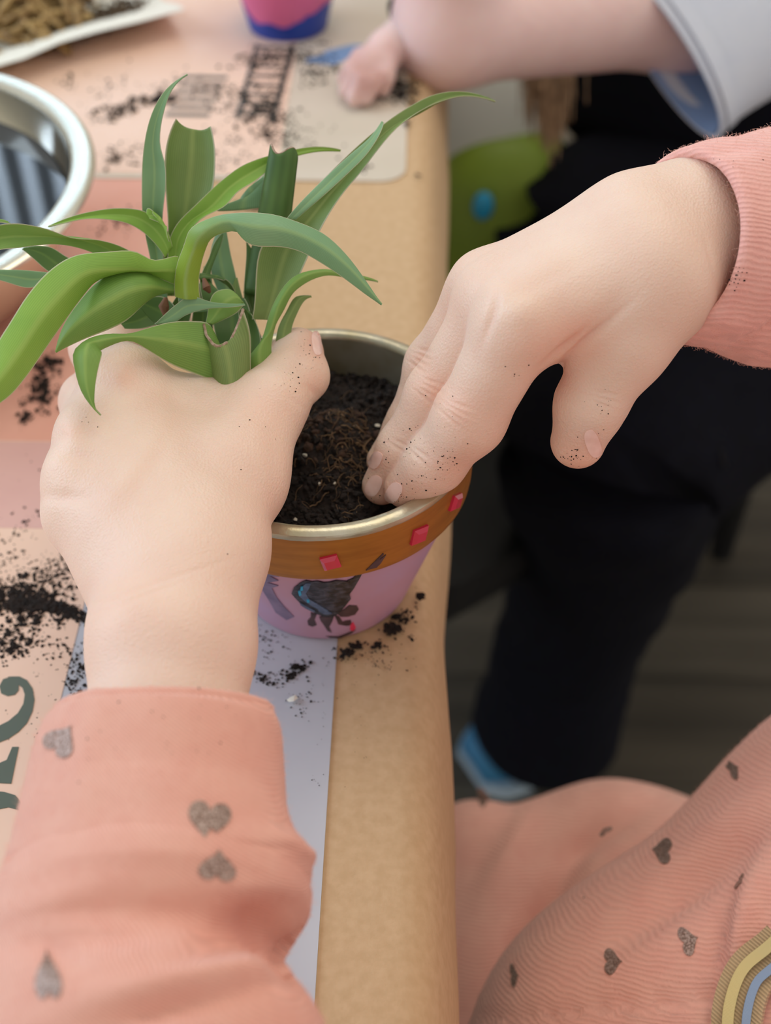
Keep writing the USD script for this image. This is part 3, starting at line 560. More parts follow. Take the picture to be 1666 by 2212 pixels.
for k in range(130):
    c = Z(r.normal(735, 48), r.normal(965, 62), SH + .003) if k > 30 else Z(r.uniform(700, 800), r.uniform(860, 1100), SH + .003); L = r.uniform(.0025, .0085); a = r.uniform(0, 6.28); kk = r.normal(0, 2.2)
    t = np.linspace(0, 1, 9); aa = a + kk * t + .5 * np.sin(t * 9 + r.uniform(0, 6)); xy = c[:2] + np.cumsum(np.stack([np.cos(aa), np.sin(aa)], -1) * L / 9, 0)
    if np.hypot(xy[:, 0] - PX, xy[:, 1] - PY).max() > .037: continue
    z = Zt + soil_h(xy[:, 0], xy[:, 1]) + .0004 + r.uniform(0, .0016) * np.sin(t * 3.14)
    roots.append(trimesh.Trimesh(*tube(np.column_stack([xy, z]), r.uniform(.00007, .00022) * (1 - .6 * t), 5), process=False))
def root_px(pts, w):
    p = np.array([Z(x, y, SH + .003) for x, y in pts]); u = np.arange(len(p)); uu = np.linspace(0, len(p) - 1, 24); p = CubicSpline(u, p)(uu)
    p[:, 2] = Zt + soil_h(p[:, 0], p[:, 1]) + .0007; roots.append(trimesh.Trimesh(*tube(p, w, 5), process=False))
root_px([(748, 925), (768, 925), (775, 935), (795, 938), (800, 948), (790, 962), (788, 972)], .00035)
root_px([(770, 965), (790, 970), (802, 985), (792, 1000)], .0003); root_px([(745, 998), (765, 1000), (786, 1003)], .00028); root_px([(710, 1050), (695, 1062), (680, 1070), (668, 1076)], .00022); root_px([(680, 1025), (690, 1015), (706, 1008)], .0002); root_px([(747, 1027), (760, 1026), (770, 1032)], .0002)
part('root', cat(*roots), M['fibre'], soil, kind='stuff', label='thin pale roots')

# ------------------------------------------------------------------ things at the back and left of the table
bc = (-.2211, .4356, Zt + .0012)
bw = thing('mixing_bowl', 'shiny stainless steel bowl with a flat rolled rim, at the left edge', 'bowl', bc)
inner = [(0, .004), (.052, .004), (.060, .0052), (.068, .0085), (.0755, .0150), (.082, .0260), (.0868, .0380), (.0890, .0478)]
part('bowl_inside', lathe([(0, .003), (.052, .003)] + inner[::-1][:0] + [(.0605, .0042), (.0688, .0077), (.0763, .0143), (.0829, .0255), (.0877, .0378), (.0898, .0478)] + inner[::-1], bc), M['steel_in'], bw)
part('bowl_outside', lathe([(0, 0), (.050, 0), (.060, .002), (.069, .0065), (.0768, .0136), (.0834, .025), (.0882, .0375), (.0902, .0470), (.0897, .0470), (.0877, .0377), (.0829, .0254), (.0763, .0142), (.0688, .0076), (.0605, .0041), (.052, .0028), (0, .0028)], bc), M['steel'], bw)
part('rim', lathe([(.0890, .0476), (.0892, .0486), (.0905, .0493), (.094, .0497), (.0970, .0496), (.0983, .0490), (.0987, .0480), (.0983, .0471), (.0973, .0468), (.0963, .0472), (.0960, .0482), (.0935, .0486), (.0905, .0482)], bc), M['steel'], bw)

part('water', lathe([(0, .010), (.066, .0095), (.079, .0225), (.0848, .0335), (.0848, .0342), (0, .0340)], bc), M['water'], label='dark water in the steel bowl, reflecting the window', cat='water', smooth=30)
pts = np.array([Z(x, y, 0)[:2] for x, y in [(-120, 210), (0, 190), (62, 178), (140, 150), (220, 126), (310, 104), (405, 78), (375, 40), (345, 5), (300, -80), (-120, -160)]])
pp = Polygon(pts); bb = np.array(pp.segmentize(.01).exterior.coords)[:-1]
gx, gy = np.meshgrid(np.arange(*pp.bounds[0::2], .01), np.arange(*pp.bounds[1::2], .01)); g = np.stack([gx.ravel(), gy.ravel()], -1); g = g[contains_xy(pp.buffer(-.004), g[:, 0], g[:, 1])]
q = np.vstack([bb, g]); t = Delaunay(q).simplices; c = q[t].mean(1); t = t[contains_xy(pp, c[:, 0], c[:, 1])]
fe = LineString(pts[:7]); dd = np.array([fe.distance(Point(p)) for p in q])
z = Zt + .0012 + .013 * np.exp(-(dd / .03) ** 2) * np.clip((q[:, 0] + .30) / .12, 0.1, 1)
top = np.column_stack([q, z + .0004]); bot = np.column_stack([q, z]); k = len(q); mI = np.arange(len(bb)); mJ = (mI + 1) % len(bb)
fl = t if np.cross(np.append(q[t[0, 1]] - q[t[0, 0]], 0), np.append(q[t[0, 2]] - q[t[0, 0]], 0))[2] > 0 else t[:, ::-1]
wp = thing('paper_sheet', 'white paper with a curled front edge under the raffia heap', 'paper', (float(q[:, 0].mean()), float(q[:, 1].mean()), Zt))
part('sheet', trimesh.Trimesh(np.vstack([top, bot]), np.vstack([fl, fl[:, ::-1] + k, np.stack([mI, mJ + k, mJ], 1), np.stack([mI, mI + k, mJ + k], 1)]), process=False), M['white'], wp, smooth=40)
part('green_print', cat(sheet(zpoly(blob(295, 4, 26, 8, 0, .2, seed=1)), Zt + .0017, Zt + .0019), sheet(zpoly(blob(325, 20, 14, 9, 40, .2, seed=2)), Zt + .0017, Zt + .0030)), M['green_ink'], wp, smooth=False)
r = np.random.default_rng(5); ms = []
for k in range(150):
    c = Z(r.normal(50, 42), r.normal(42, 34), 0); L = r.uniform(.03, .08); a = r.uniform(0, 6.28); t = np.linspace(0, 1, 14)
    aa = a + r.normal(0, 3) * t; xy = c[:2] + np.cumsum(np.stack([np.cos(aa), np.sin(aa)], -1) * L / 14, 0); xy -= xy.mean(0) - c[:2]
    hz = Zt + .006 + r.uniform(.002, .028) * np.exp(-(np.hypot(*(xy - Z(45, 45, 0)[:2]).T) / .03) ** 2) + .004 * np.sin(t * 6 + r.uniform(0, 6))
    ms.append(trimesh.Trimesh(*tube(np.column_stack([xy, hz]), r.uniform(.0008, .0018), 6), process=False))
part('raffia_heap', cat(*ms), M['raffia'], label='heap of tan raffia strands on the white paper, top left', cat='raffia', kind='stuff')
P, S = [], []
for k in range(900):
    if k < 420: x, y = r.normal(115, 42), r.normal(18, 20)
    else:
        u = r.random(); x, y = 110 + 190 * u + r.normal(0, 14), 100 - 62 * u + r.normal(0, 12)
    p = Z(x, y, 0); s = r.uniform(.0008, .0026); P.append(p + [0, 0, .0025 + s + (r.uniform(0, .012) if k < 420 else .002)]); S.append(s)
part('soil_crumbs', crumbs(P, S, 9), M['moss'], label='brown crumbs and moss on the white paper beside the raffia', cat='soil', kind='stuff', smooth=False)
f0 = Z(617, 94, 0); c2 = (f0[0], f0[1] + .0205, Zt + .0011)
p2 = thing('flower_pot', 'bright pink pot with a dark blue painted foot, at the back of the table', 'flower pot', c2)
part('body', lathe([(0, .0), (.0205, 0), (.021, .001), (.0305, .046), (.0335, .046), (.0345, .060), (.031, .060), (.028, .046), (.019, .005), (0, .005)], c2), M['pot2_pink'], p2)
th = np.linspace(0, 2 * np.pi, 200, endpoint=False); hb = .0125 + .0035 * np.sign(np.sin(th * 2 + 2.2)) * np.abs(np.sin(th * 2 + 2.2)) ** .4 + .001 * np.sin(th * 9)
rg = lambda rr_, zz: np.stack([c2[0] + rr_ * np.cos(th), c2[1] + rr_ * np.sin(th), c2[2] + zz + 0 * th], -1)
part('painted_foot', skin_rings(np.stack([rg(.0200, .0003), rg(.0212, .0003), rg(.0216 + (hb - .001) * .2105, hb), rg(.0206 + (hb - .001) * .2105, hb)])), M['pot2_blue'], p2)
# ------------------------------------------------------------------ the plant
def cc(x, y): return x * .5402, 100 + y * .5402
pl = thing('plant', 'green leafy plant with strap-like arching leaves gripped over the pot', 'plant', Z(490, 830, .02))
def leaf(st, m, keel=.002, name='leaf', thick=.0005, ripple=.0003, N=40, K=13, label=None, seed=0, curl=0.0, mid=None, raw=False, tubeish=0):
    """st: (left x, y, right x, y, depth m, depth step left-to-right m) along the blade; mid: explicit midrib pixels"""
    L, R, Mi = [], [], []
    for i, s in enumerate(st):
        tl = s[5] if len(s) > 5 else 0
        a, b = ((s[0], s[1]), (s[2], s[3])) if raw else (cc(s[0], s[1]), cc(s[2], s[3]))
        L.append(D(*a, s[4] - tl)); R.append(D(*b, s[4] + tl))
        if mid is not None: Mi.append(D(*(mid[i][:2] if raw else cc(*mid[i][:2])), s[4] + mid[i][2]))
    L, R = np.array(L), np.array(R); c = (L + R) / 2; u = np.concatenate([[0], np.cumsum(np.linalg.norm(np.diff(c, axis=0), axis=1))])
    uu = np.linspace(0, u[-1], N); ip = lambda q: (.5 * CubicSpline(u, q)(uu) + .5 * PchipInterpolator(u, q)(uu))
    L, R = ip(L), ip(R); T = np.gradient((L + R) / 2, axis=0); A = R - L
    n = np.cross(A, T); n /= np.linalg.norm(n, axis=1, keepdims=True) + 1e-12; n *= np.sign(n @ FW)[:, None]
    s = np.linspace(0, 1, K); w = np.linalg.norm(A, axis=1); wn = np.minimum(w / .012, 1)
    if mid is None:
        prof = (1 - np.abs(2 * s - 1) ** 1.35)
        V = L[:, None] * (1 - s)[None, :, None] + R[:, None] * s[None, :, None] + n[:, None] * (keel * prof[None, :, None] * wn[:, None, None])
    else:
        C = ip(np.array(Mi)); pf = (1 - np.abs(2 * s - 1) ** 3)[None, :, None]
        V = L[:, None] * (1 - s)[None, :, None] + R[:, None] * s[None, :, None] + (C - (L + R) / 2)[:, None] * pf + n[:, None] * (keel * pf)
    r = np.random.default_rng(seed + 100); edge = np.abs(2 * s - 1) ** 3
    rp = np.sin(uu[:, None] / .011 + r.uniform(0, 6) + (s > .5)[None] * r.uniform(1, 4)) * edge[None] * ripple
    V += n[:, None] * rp[..., None]
    if curl: V += n[:, None] * (curl * (np.abs(2 * s - 1) ** 2.5))[None, :, None]
    g = V.reshape(-1, 3); i, j = np.meshgrid(np.arange(N - 1), np.arange(K - 1), indexing='ij'); i, j = i.ravel(), j.ravel()
    q = np.stack([i * K + j, i * K + j + 1, (i + 1) * K + j + 1, (i + 1) * K + j], 1); f = np.vstack([q[:, [0, 1, 2]], q[:, [0, 2, 3]]])
    nn = vnormals(g, f); th = thick * (.25 + .75 * (1 - edge))[None].repeat(N, 0).reshape(-1, 1)
    top, bot = g + nn * th / 2, g - nn * th / 2; k = len(g)
    rim = np.concatenate([np.arange(K), np.arange(1, N) * K + K - 1, (N - 1) * K + np.arange(K - 2, -1, -1), np.arange(N - 2, 0, -1) * K]); rim2 = np.roll(rim, -1)
    F2 = np.vstack([f, f[:, ::-1] + k, np.stack([rim, rim + k, rim2 + k], 1), np.stack([rim, rim2 + k, rim2], 1)])
    uv = np.stack([s[None].repeat(N, 0), (uu / u[-1])[:, None].repeat(K, 1)], -1).reshape(-1, 2)
    part(name, (np.vstack([top, bot]), F2), M[m], pl, smooth=True, uv=np.vstack([uv, uv]), label=label)
    return V
# back leaves first
leaf([(618, 1150, 672, 1150, .372), (600, 850, 655, 850, .366), (585, 780, 649, 780, .364), (570, 680, 652, 660, .360), (567, 590, 664, 545, .357), (568, 500, 662, 480, .356), (578, 390, 640, 385, .355), (610, 265, 655, 262, .354), (668, 170, 690, 168, .356), (747, 112, 750, 113, .360)], 'leaf_blue', .003, label='tall pointed bluish leaf, the highest of the plant', seed=1)
leaf([(668, 1000, 712, 1000, .374), (655, 830, 735, 830, .370), (672, 740, 752, 745, .368), (668, 640, 815, 650, .367), (660, 520, 855, 545, .366), (662, 430, 860, 430, .365), (680, 345, 850, 350, .365), (704, 290, 842, 318, .365)], 'leaf_olive', .0012, label='broad upright leaf with a notched cut top', seed=2,
     mid=[(690, 1000, .001), (697, 830, .0015), (712, 740, .002), (740, 650, .002), (755, 530, .002), (765, 430, .002), (768, 352, .002), (770, 327, .002)])
leaf([(1070, 640, 870, 660, .372), (1060, 520, 960, 620, .374), (1065, 500, 1050, 600, .376), (1100, 480, 1090, 500, .378)], 'leaf_blue', .001, seed=3)
leaf([(672, 900, 735, 930, .366), (675, 790, 735, 800, .364), (705, 715, 800, 695, .363), (790, 625, 900, 640, .363), (880, 540, 950, 585, .364), (985, 468, 1020, 540, .366), (1095, 432, 1110, 470, .370), (1230, 405, 1240, 426, .374), (1362, 414, 1362, 420, .378)], 'leaf_bright', .0025, label='bright leaf arching to the right behind the cut stalk', seed=4)
# cut tube stalk
def stalk(p0, p1, r0, r1, m, name='cut_stalk', flare=0, label=None, notch=0):
    p0, p1 = np.array(p0), np.array(p1); t = np.linspace(0, 1, 24); C = p0 + (p1 - p0) * t[:, None]; ax = (p1 - p0) / np.linalg.norm(p1 - p0)
    a = np.cross(ax, FW); a /= np.linalg.norm(a); b = np.cross(ax, a); n = 48; th = np.linspace(0, 2 * np.pi, n, endpoint=False)
    r = (r0 + (r1 - r0) * t)[:, None, None]; d = (a[None] * np.cos(th)[:, None] * 1.0 + b[None] * np.sin(th)[:, None] * .75)
    O = C[:, None] + d[None] * r; I = C[::-1][:, None] + d[None] * (r[::-1] - .0008)
    O[-1] += ax * (.0012 * np.sin(th * 3 + 1))[:, None]; I[0] += ax * (.0012 * np.sin(th * 3 + 1))[:, None]; I[-3:] = C[2] + d[None] * .0002
    v, f = skin_rings(np.concatenate([O, I[:22]])); vv = np.concatenate([np.tile((np.arange(n) / n)[None], (24, 1)).ravel(), np.tile((np.arange(n) / n)[None], (22, 1)).ravel(), [.5, .5]])
    part(name, (v, f), M[m], pl, smooth=True, uv=np.column_stack([.05 + .4 * vv, 0 * vv]), label=label)
    ring = np.vstack([O[-1] * .5 + I[0] * .5, (O[-1] * .5 + I[0] * .5)[:1]])
    part('dry_edge', tube(ring, .00034, 6), M['cut_edge'], pl)
stalk(D(*cc(1050, 1000), .372), D(*cc(1136, 422), .366), .0056, .0042, 'leaf_dark', label='cut hollow leaf stalk standing upright')
# long right leaf: far half, near half, keel
leaf([(545, 690, 600, 690, .362), (553, 600, 640, 610, .361), (566, 530, 672, 540, .360), (612, 482, 700, 482, .359), (650, 437, 740, 420, .360), (705, 380, 780, 372, .361), (765, 322, 815, 325, .362), (830, 268, 868, 266, .364), (880, 235, 930, 226, .367), (940, 205, 970, 213, .370), (1000, 198, 1008, 208, .373), (1068, 216, 1070, 220, .376)], 'leaf_olive', .0035, label='long leaf reaching far to the right with a drooping tip', raw=True, seed=5)
leaf([(618, 474, 640, 474, .3535), (648, 438, 690, 430, .353), (700, 385, 750, 375, .3545), (760, 330, 795, 330, .3565), (800, 295, 822, 288, .359), (824, 262, 829, 266, .362)], 'leaf_blue', .001, raw=True, name='leaf_fold', label='pale folded inner face of the long right leaf', seed=6)
leaf([(845, 930, 880, 940, .372), (838, 830, 900, 830, .371), (850, 740, 912, 740, .370)][::-1] + [(875, 1000, 955, 1000, .372), (890, 1100, 960, 1100, .372)], 'leaf_olive', .002, seed=7) if False else None
leaf([(890, 1120, 965, 1110, .374), (878, 1000, 956, 995, .374), (845, 900, 940, 905, .374), (842, 830, 922, 830, .374), (860, 760, 908, 752, .374), (880, 715, 900, 715, .375)], 'leaf_blue', -.003, seed=7)
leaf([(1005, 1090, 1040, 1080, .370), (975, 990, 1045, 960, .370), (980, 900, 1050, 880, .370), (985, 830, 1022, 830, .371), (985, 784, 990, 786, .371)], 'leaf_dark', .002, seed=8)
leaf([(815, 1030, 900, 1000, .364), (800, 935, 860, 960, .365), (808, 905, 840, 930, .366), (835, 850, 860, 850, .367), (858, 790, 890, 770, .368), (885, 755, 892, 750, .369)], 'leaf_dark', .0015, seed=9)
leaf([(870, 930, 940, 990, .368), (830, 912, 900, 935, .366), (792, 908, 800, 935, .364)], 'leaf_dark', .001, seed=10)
# left side
leaf([(660, 845, 690, 800, .362), (625, 795, 672, 742, .361), (560, 735, 640, 698, .360), (480, 700, 560, 655, .359), (400, 690, 470, 649, .359), (320, 694, 360, 664, .360), (250, 710, 270, 688, .361), (193, 722, 196, 718, .362)], 'leaf_bright', .002, label='small bright leaf curving left over the bowl rim', seed=11)
leaf([(585, 670, 600, 690, .3585), (590, 648, 650, 710, .358), (640, 700, 668, 735, .357), (664, 760, 680, 780, .358)], 'leaf_bright', .001, seed=12)
leaf([(520, 900, 540, 830, .356), (400, 840, 480, 800, .354), (300, 806, 390, 775, .351), (190, 795, 290, 765, .348), (80, 806, 180, 728, .345), (0, 814, 60, 709, .343), (-120, 850, -60, 730, .341)], 'leaf', .003, label='broad leaf reaching left across the bowl rim', seed=13)
leaf([(300, 940, 310, 860, .360), (200, 905, 258, 836, .360), (140, 855, 190, 800, .360), (88, 812, 96, 806, .360)], 'leaf_dark', .001, seed=14)
leaf([(190, 940, 200, 905, .356), (115, 966, 140, 898, .355), (40, 948, 60, 893, .354), (-60, 925, -40, 895, .353)], 'leaf_blue', .001, seed=15)
leaf([(30, 700, 45, 712, .352), (-10, 690, 0, 705, .352), (-60, 700, -50, 712, .352)], 'leaf', .0005, seed=16)
leaf([(700, 955, 716, 850, .356), (610, 915, 690, 842, .352), (540, 895, 620, 858, .349), (440, 915, 540, 822, .345), (380, 945, 440, 822, .341), (325, 1008, 305, 836, .337), (255, 1105, 205, 892, .333), (185, 1205, 118, 985, .329), (105, 1320, 40, 1105, .325), (30, 1405, -30, 1225, .321), (-30, 1450, -70, 1350, .318), (-60, 1500, -70, 1490, .316)], 'leaf_bright', -.004, label='longest leaf, arching to the lower left corner of the plant', seed=17)
leaf([(735, 958, 690, 985, .3575), (650, 928, 620, 1000, .354), (560, 900, 565, 1040, .349), (450, 905, 500, 1100, .345), (385, 945, 430, 1135, .342), (310, 1030, 360, 1162, .340), (250, 1125, 290, 1192, .339), (223, 1220, 226, 1224, .339)], 'leaf', -.004, label='wide dark-veined leaf drooping left under the longest one', seed=18)
leaf([(720, 965, 735, 985, .360), (650, 925, 655, 965, .359), (570, 895, 560, 930, .357), (480, 905, 470, 925, .355)], 'leaf_blue', .001, seed=19)
leaf([(625, 1115, 560, 1040, .3635), (560, 1130, 520, 1070, .362), (500, 1130, 470, 1095, .362)], 'leaf_dark', .001, seed=20)
leaf([(690, 1150, 700, 1040, .365), (620, 1110, 640, 1000, .366), (560, 1045, 580, 1010, .366)], 'leaf_dark', .001, seed=21)
# heart of the plant
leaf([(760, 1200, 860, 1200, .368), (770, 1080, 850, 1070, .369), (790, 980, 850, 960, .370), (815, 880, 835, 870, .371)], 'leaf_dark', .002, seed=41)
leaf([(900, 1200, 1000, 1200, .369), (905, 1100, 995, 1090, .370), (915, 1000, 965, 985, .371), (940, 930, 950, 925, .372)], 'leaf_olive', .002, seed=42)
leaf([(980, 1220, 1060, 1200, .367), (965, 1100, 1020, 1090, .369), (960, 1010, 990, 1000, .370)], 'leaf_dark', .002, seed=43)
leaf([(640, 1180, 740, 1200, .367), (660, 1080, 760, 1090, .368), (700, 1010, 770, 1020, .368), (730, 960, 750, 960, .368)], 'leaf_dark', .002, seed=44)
leaf([(700, 1000, 800, 1010, .354), (700, 930, 795, 945, .352), (712, 860, 805, 870, .349), (738, 790, 825, 805, .346), (760, 733, 848, 768, .342), (815, 697, 895, 745, .340), (880, 674, 946, 740, .340), (950, 665, 975, 775, .340), (1030, 665, 1025, 800, .341), (1110, 676, 1110, 802, .342), (1200, 706, 1190, 818, .343), (1290, 748, 1285, 868, .344), (1385, 835, 1385, 935, .345), (1460, 935, 1460, 990, .346), (1524, 1030, 1527, 1034, .347)], 'leaf_grad', -.004, label='front leaf bending over to the right with a pointed tip', seed=22)
leaf([(730, 1060, 840, 1060, .362), (715, 980, 800, 985, .360), (740, 940, 800, 950, .359)], 'leaf_blue', -.002, seed=23)
leaf([(620, 1112, 632, 1108, .352), (690, 1045, 700, 1102, .352), (760, 1000, 745, 1075, .353), (830, 1018, 830, 1050, .354), (900, 1028, 910, 1045, .355), (978, 1030, 980, 1036, .356)], 'leaf_blue', .001, label='small teal curled leaf in the centre of the plant', seed=24)
leaf([(822, 1110, 850, 1112, .3565), (835, 1040, 910, 1085, .358), (860, 985, 950, 1062, .359), (915, 972, 970, 1040, .360), (972, 1030, 978, 1036, .360)], 'leaf', -.001, seed=25)
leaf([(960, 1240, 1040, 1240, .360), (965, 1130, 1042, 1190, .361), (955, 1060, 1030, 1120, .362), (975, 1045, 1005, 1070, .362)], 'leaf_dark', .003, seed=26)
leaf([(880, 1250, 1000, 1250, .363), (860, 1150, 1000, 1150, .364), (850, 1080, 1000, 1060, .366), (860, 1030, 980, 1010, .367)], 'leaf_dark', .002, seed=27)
leaf([(1000, 1400, 1088, 1380, .359), (1000, 1325, 1089, 1275, .358), (990, 1260, 1086, 1205, .357), (1040, 1185, 1100, 1125, .357), (1075, 1080, 1135, 1055, .356), (1098, 1022, 1160, 1005, .356), (1148, 945, 1188, 972, .356), (1210, 904, 1245, 936, .357), (1300, 890, 1312, 918, .359), (1392, 908, 1392, 928, .361), (1460, 920, 1460, 936, .362), (1510, 940, 1512, 943, .3625)], 'leaf', -.003, label='wavy leaf right of the cut clasp', seed=28)
leaf([(1100, 1340, 1150, 1300, .364), (1100, 1230, 1162, 1180, .363), (1112, 1130, 1170, 1120, .363), (1145, 1062, 1188, 1072, .363), (1190, 1000, 1222, 1015, .364), (1244, 997, 1247, 1004, .364)], 'leaf_olive', -.002, label='short dull leaf beside the thumb', seed=29)
leaf([(850, 1420, 870, 1440, .356), (832, 1110, 855, 1345, .3545), (760, 1100, 775, 1310, .351), (680, 1104, 685, 1272, .346), (600, 1124, 605, 1222, .341), (520, 1148, 525, 1178, .337), (430, 1150, 445, 1195, .333), (345, 1172, 400, 1218, .330), (294, 1218, 408, 1225, .327), (300, 1300, 394, 1285, .325), (325, 1380, 381, 1365, .324), (366, 1440, 379, 1432, .324), (402, 1474, 404, 1476, .324)], 'leaf', -.003, label='front left leaf lying over the hand with a hanging tip', seed=30)
clasp = [(860, 1440, 1005, 1430, .357), (852, 1335, 1003, 1326, .3545), (838, 1260, 1002, 1240, .3535), (826, 1185, 1001, 1165, .353), (816, 1112, 972, 1052, .3525)]
V = leaf(clasp, 'leaf_olive', -.0022, name='leaf_clasp', label='cut clasping leaf base with a torn dry edge', seed=31, mid=[(932, 1440, -.003), (928, 1338, -.003), (920, 1270, -.003), (908, 1215, -.003), (895, 1192, -.0025)])
part('dry_edge', tube(V[-1] + .0002 * rng.normal(size=V[-1].shape), .00042, 6), M['cut_edge'], pl)
part('dry_husk', tube([D(*cc(662, 1078), .361), D(*cc(655, 1040), .360), D(*cc(664, 1005), .360)], [.0006, .0016, .0005], 8), M['husk'], pl)
part('dry_husk', tube([D(*cc(815, 930), .360), D(*cc(826, 965), .359), D(*cc(840, 985), .360)], [.0005, .0012, .0004], 8), M['husk'], pl)
part('stem', tube([Z(500, 930, .052), Z(495, 880, .066), Z(490, 800, .080), Z(480, 740, .088)], [.011, .010, .009, .004], 24), M['leaf_olive'], pl)
leaf([(618, 985, 622, 1010, .383), (632, 990, 633, 1002, .383), (643, 998, 644, 1000, .383)], 'leaf_dark', .0005, raw=True, name='leaf', label='small leaf tip lying on the soil beside the wrist', seed=32)

# ------------------------------------------------------------------ the child in the pink jacket
child = thing('person', 'child in a pink jacket with glitter hearts, holding the plant, dirty fingers in the pot', 'person', (.20, .02, 0))
Lh = {}
def hand_fn(palm, fingers, kp=.0085, kf=.0045, kj=.005):
    def fn(P):
        P = np.asarray(P, float); d = None
        for c in palm:
            e = chain(P, c, .006); d = e if d is None else smin(d, e, kp)
        fd = None
        for c in fingers:
            e = chain(P, c, .004); fd = e if fd is None else smin(fd, e, .0006)
        return smin(d, fd, kj)
    return fn
# left hand
W1, W2 = (Z(334, 1385, .074), .0130), (Z(408, 1385, .075), .0130)
F1, F2 = (Z(310, 1750, .066), .0165), (Z(390, 1750, .066), .0165)
mcp = [(Z(265, 838, .087), .0098), (Z(208, 945, .0855), .0098), (Z(180, 1035, .082), .0092), (Z(176, 1115, .076), .0086)]
base = [(Z(432, 1230, .078), .0122), (Z(385, 1235, .078), .0125), (Z(330, 1235, .076), .012), (Z(285, 1225, .072), .0115)]
thumb = [(Z(462, 1190, .074), .0116), (Z(508, 1030, .077), .0112), (Z(588, 872, .083), .0092), (Z(643, 765, .084), .0074)]
palmL = [[W1, F1], [W2, F2], [W1, W2], [base[0], W2], [base[3], W1]] + [[b, m] for b, m in zip(base, mcp)] + [[(Z(420, 1290, .074), .0118), thumb[0]], [thumb[0], thumb[1]], [mcp[0], (Z(440, 905, .078), .0085)], [(Z(440, 905, .078), .0085), thumb[1]], [(Z(400, 1000, .079), .0105), (Z(440, 1150, .078), .012)], [thumb[1], (Z(560, 900, .079), .0082)], [(Z(440, 905, .078), .0085), (Z(560, 890, .079), .008)]]
fingL = [[mcp[0], (Z(218, 752, .076), .0085), (Z(310, 700, .072), .0075), (Z(390, 700, .070), .0062)],
         [mcp[1], (Z(196, 868, .066), .0084), (Z(260, 805, .052), .0075), (Z(310, 800, .050), .006)],
         [mcp[2], (Z(182, 985, .060), .0080), (Z(235, 930, .044), .0070), (Z(262, 925, .043), .006)],
         [mcp[3], (Z(180, 1085, .054), .0072), (Z(215, 1060, .038), .0064), (Z(235, 1050, .037), .0055)],
         [thumb[1], thumb[2], (Z(655, 812, .083), .0066), thumb[3]], [thumb[2], thumb[3]]]
fnL = hand_fn(palmL, fingL)
lo, hi = bounds([p for c in palmL + fingL for p, _ in c], .022)
hv, hf = nets(fnL, lo, hi, .0008)
hv = sculpt(hv, hf, [(265, 815, 34, 24, 60, .0010), (160, 930, 30, 24, 80, .0010), (215, 880, 60, 22, 30, -.0008), (170, 985, 50, 18, 10, -.0007), (150, 1075, 50, 16, 0, -.0006), (350, 1255, 140, 5, -18, -.0003), (300, 1290, 120, 4, -20, -.00025), (420, 830, 50, 22, 15, -.0007), (300, 1000, 160, 26, -52, .0005), (360, 940, 170, 22, -62, -.0004), (672, 842, 24, 7, 35, -.0004), (640, 868, 22, 5, 35, -.0003), (592, 1010, 60, 18, 80, -.0003)])
# right hand
RW1, RW2 = (D(1488, 468, .3385), .0112), (D(1506, 516, .3365), .0112)
RF1, RF2 = (D(1800, 490, .367), .0140), (D(1800, 540, .367), .0140)
rm = [(D(1122, 698, .3235), .0104), (D(1078, 648, .334), .0098), (D(1052, 622, .344), .0092), (D(1046, 640, .354), .0084)]
rb = [(D(1400, 590, .3265), .0128), (D(1380, 540, .329), .0122), (D(1370, 505, .334), .0118), (D(1362, 492, .340), .011)]
palmR = [[RW1, RF1], [RW2, RF2], [RW1, RW2], [rb[0], RW2], [rb[2], RW1], [rb[3], RW1]] + [[b, m] for b, m in zip(rb, rm)] + [[(D(1420, 612, .330), .0130), (D(1352, 735, .331), .0112)], [(D(1420, 612, .330), .0130), RW2], [(D(1160, 690, .329), .0078), (D(1330, 705, .335), .0095)], [(D(1185, 655, .327), .0098), (D(1350, 640, .329), .0112)]]
fingR = [[rm[0], (D(1014, 905, .338), .0091), (D(940, 998, .349), .0078), (D(876, 1052, .357), .0059)],
         [rm[1], (D(943, 850, .350), .0078), (D(872, 970, .360), .0069), (D(825, 1048, .3665), .0056)],
         [rm[2], (D(936, 788, .362), .0074), (D(884, 922, .370), .0064), (D(830, 995, .374), .0051)],
         [rm[3], (D(986, 702, .372), .0066), (D(935, 790, .380), .0058), (D(912, 850, .384), .005)],
         [(D(1352, 735, .331), .0112), (D(1276, 872, .338), .0088), (D(1249, 953, .344), .0073)]]
fnR = hand_fn(palmR, fingR)
lo, hi = bounds([p for c in palmR + fingR for p, _ in c], .022)
rv, rf = nets(fnR, lo, hi, .0006)
cre = []
for x, y, ang, n, wd in ((990, 893, 30, 4, 30), (928, 842, 28, 4, 24), (908, 985, 40, 2, 26), (862, 962, 30, 2, 22), (910, 775, 26, 4, 18), (1306, 862, 14, 3, 30)):
    for k in range(n):
        o = (k - (n - 1) / 2) * 13; a = math.radians(ang + 7 * (k - (n - 1) / 2)); cre.append((x - o * math.sin(a), y + o * math.cos(a), wd * (.8 + .2 * (k % 2)), 3.4, math.degrees(a), -.00042))
rv = sculpt(rv, rf, cre + [(990, 893, 34, 28, 30, .0008), (930, 842, 28, 24, 28, .0006), (1222, 752, 60, 9, -38, -.0016), (1262, 745, 90, 8, -42, -.0018), (1300, 690, 70, 26, -42, -.0008), (1125, 672, 44, 36, 0, .0008), (1070, 622, 34, 28, 0, .0006), (1060, 690, 10, 50, 18, -.0010), (1190, 600, 120, 20, -28, -.0003), (1535, 560, 60, 5, 75, -.0002)])
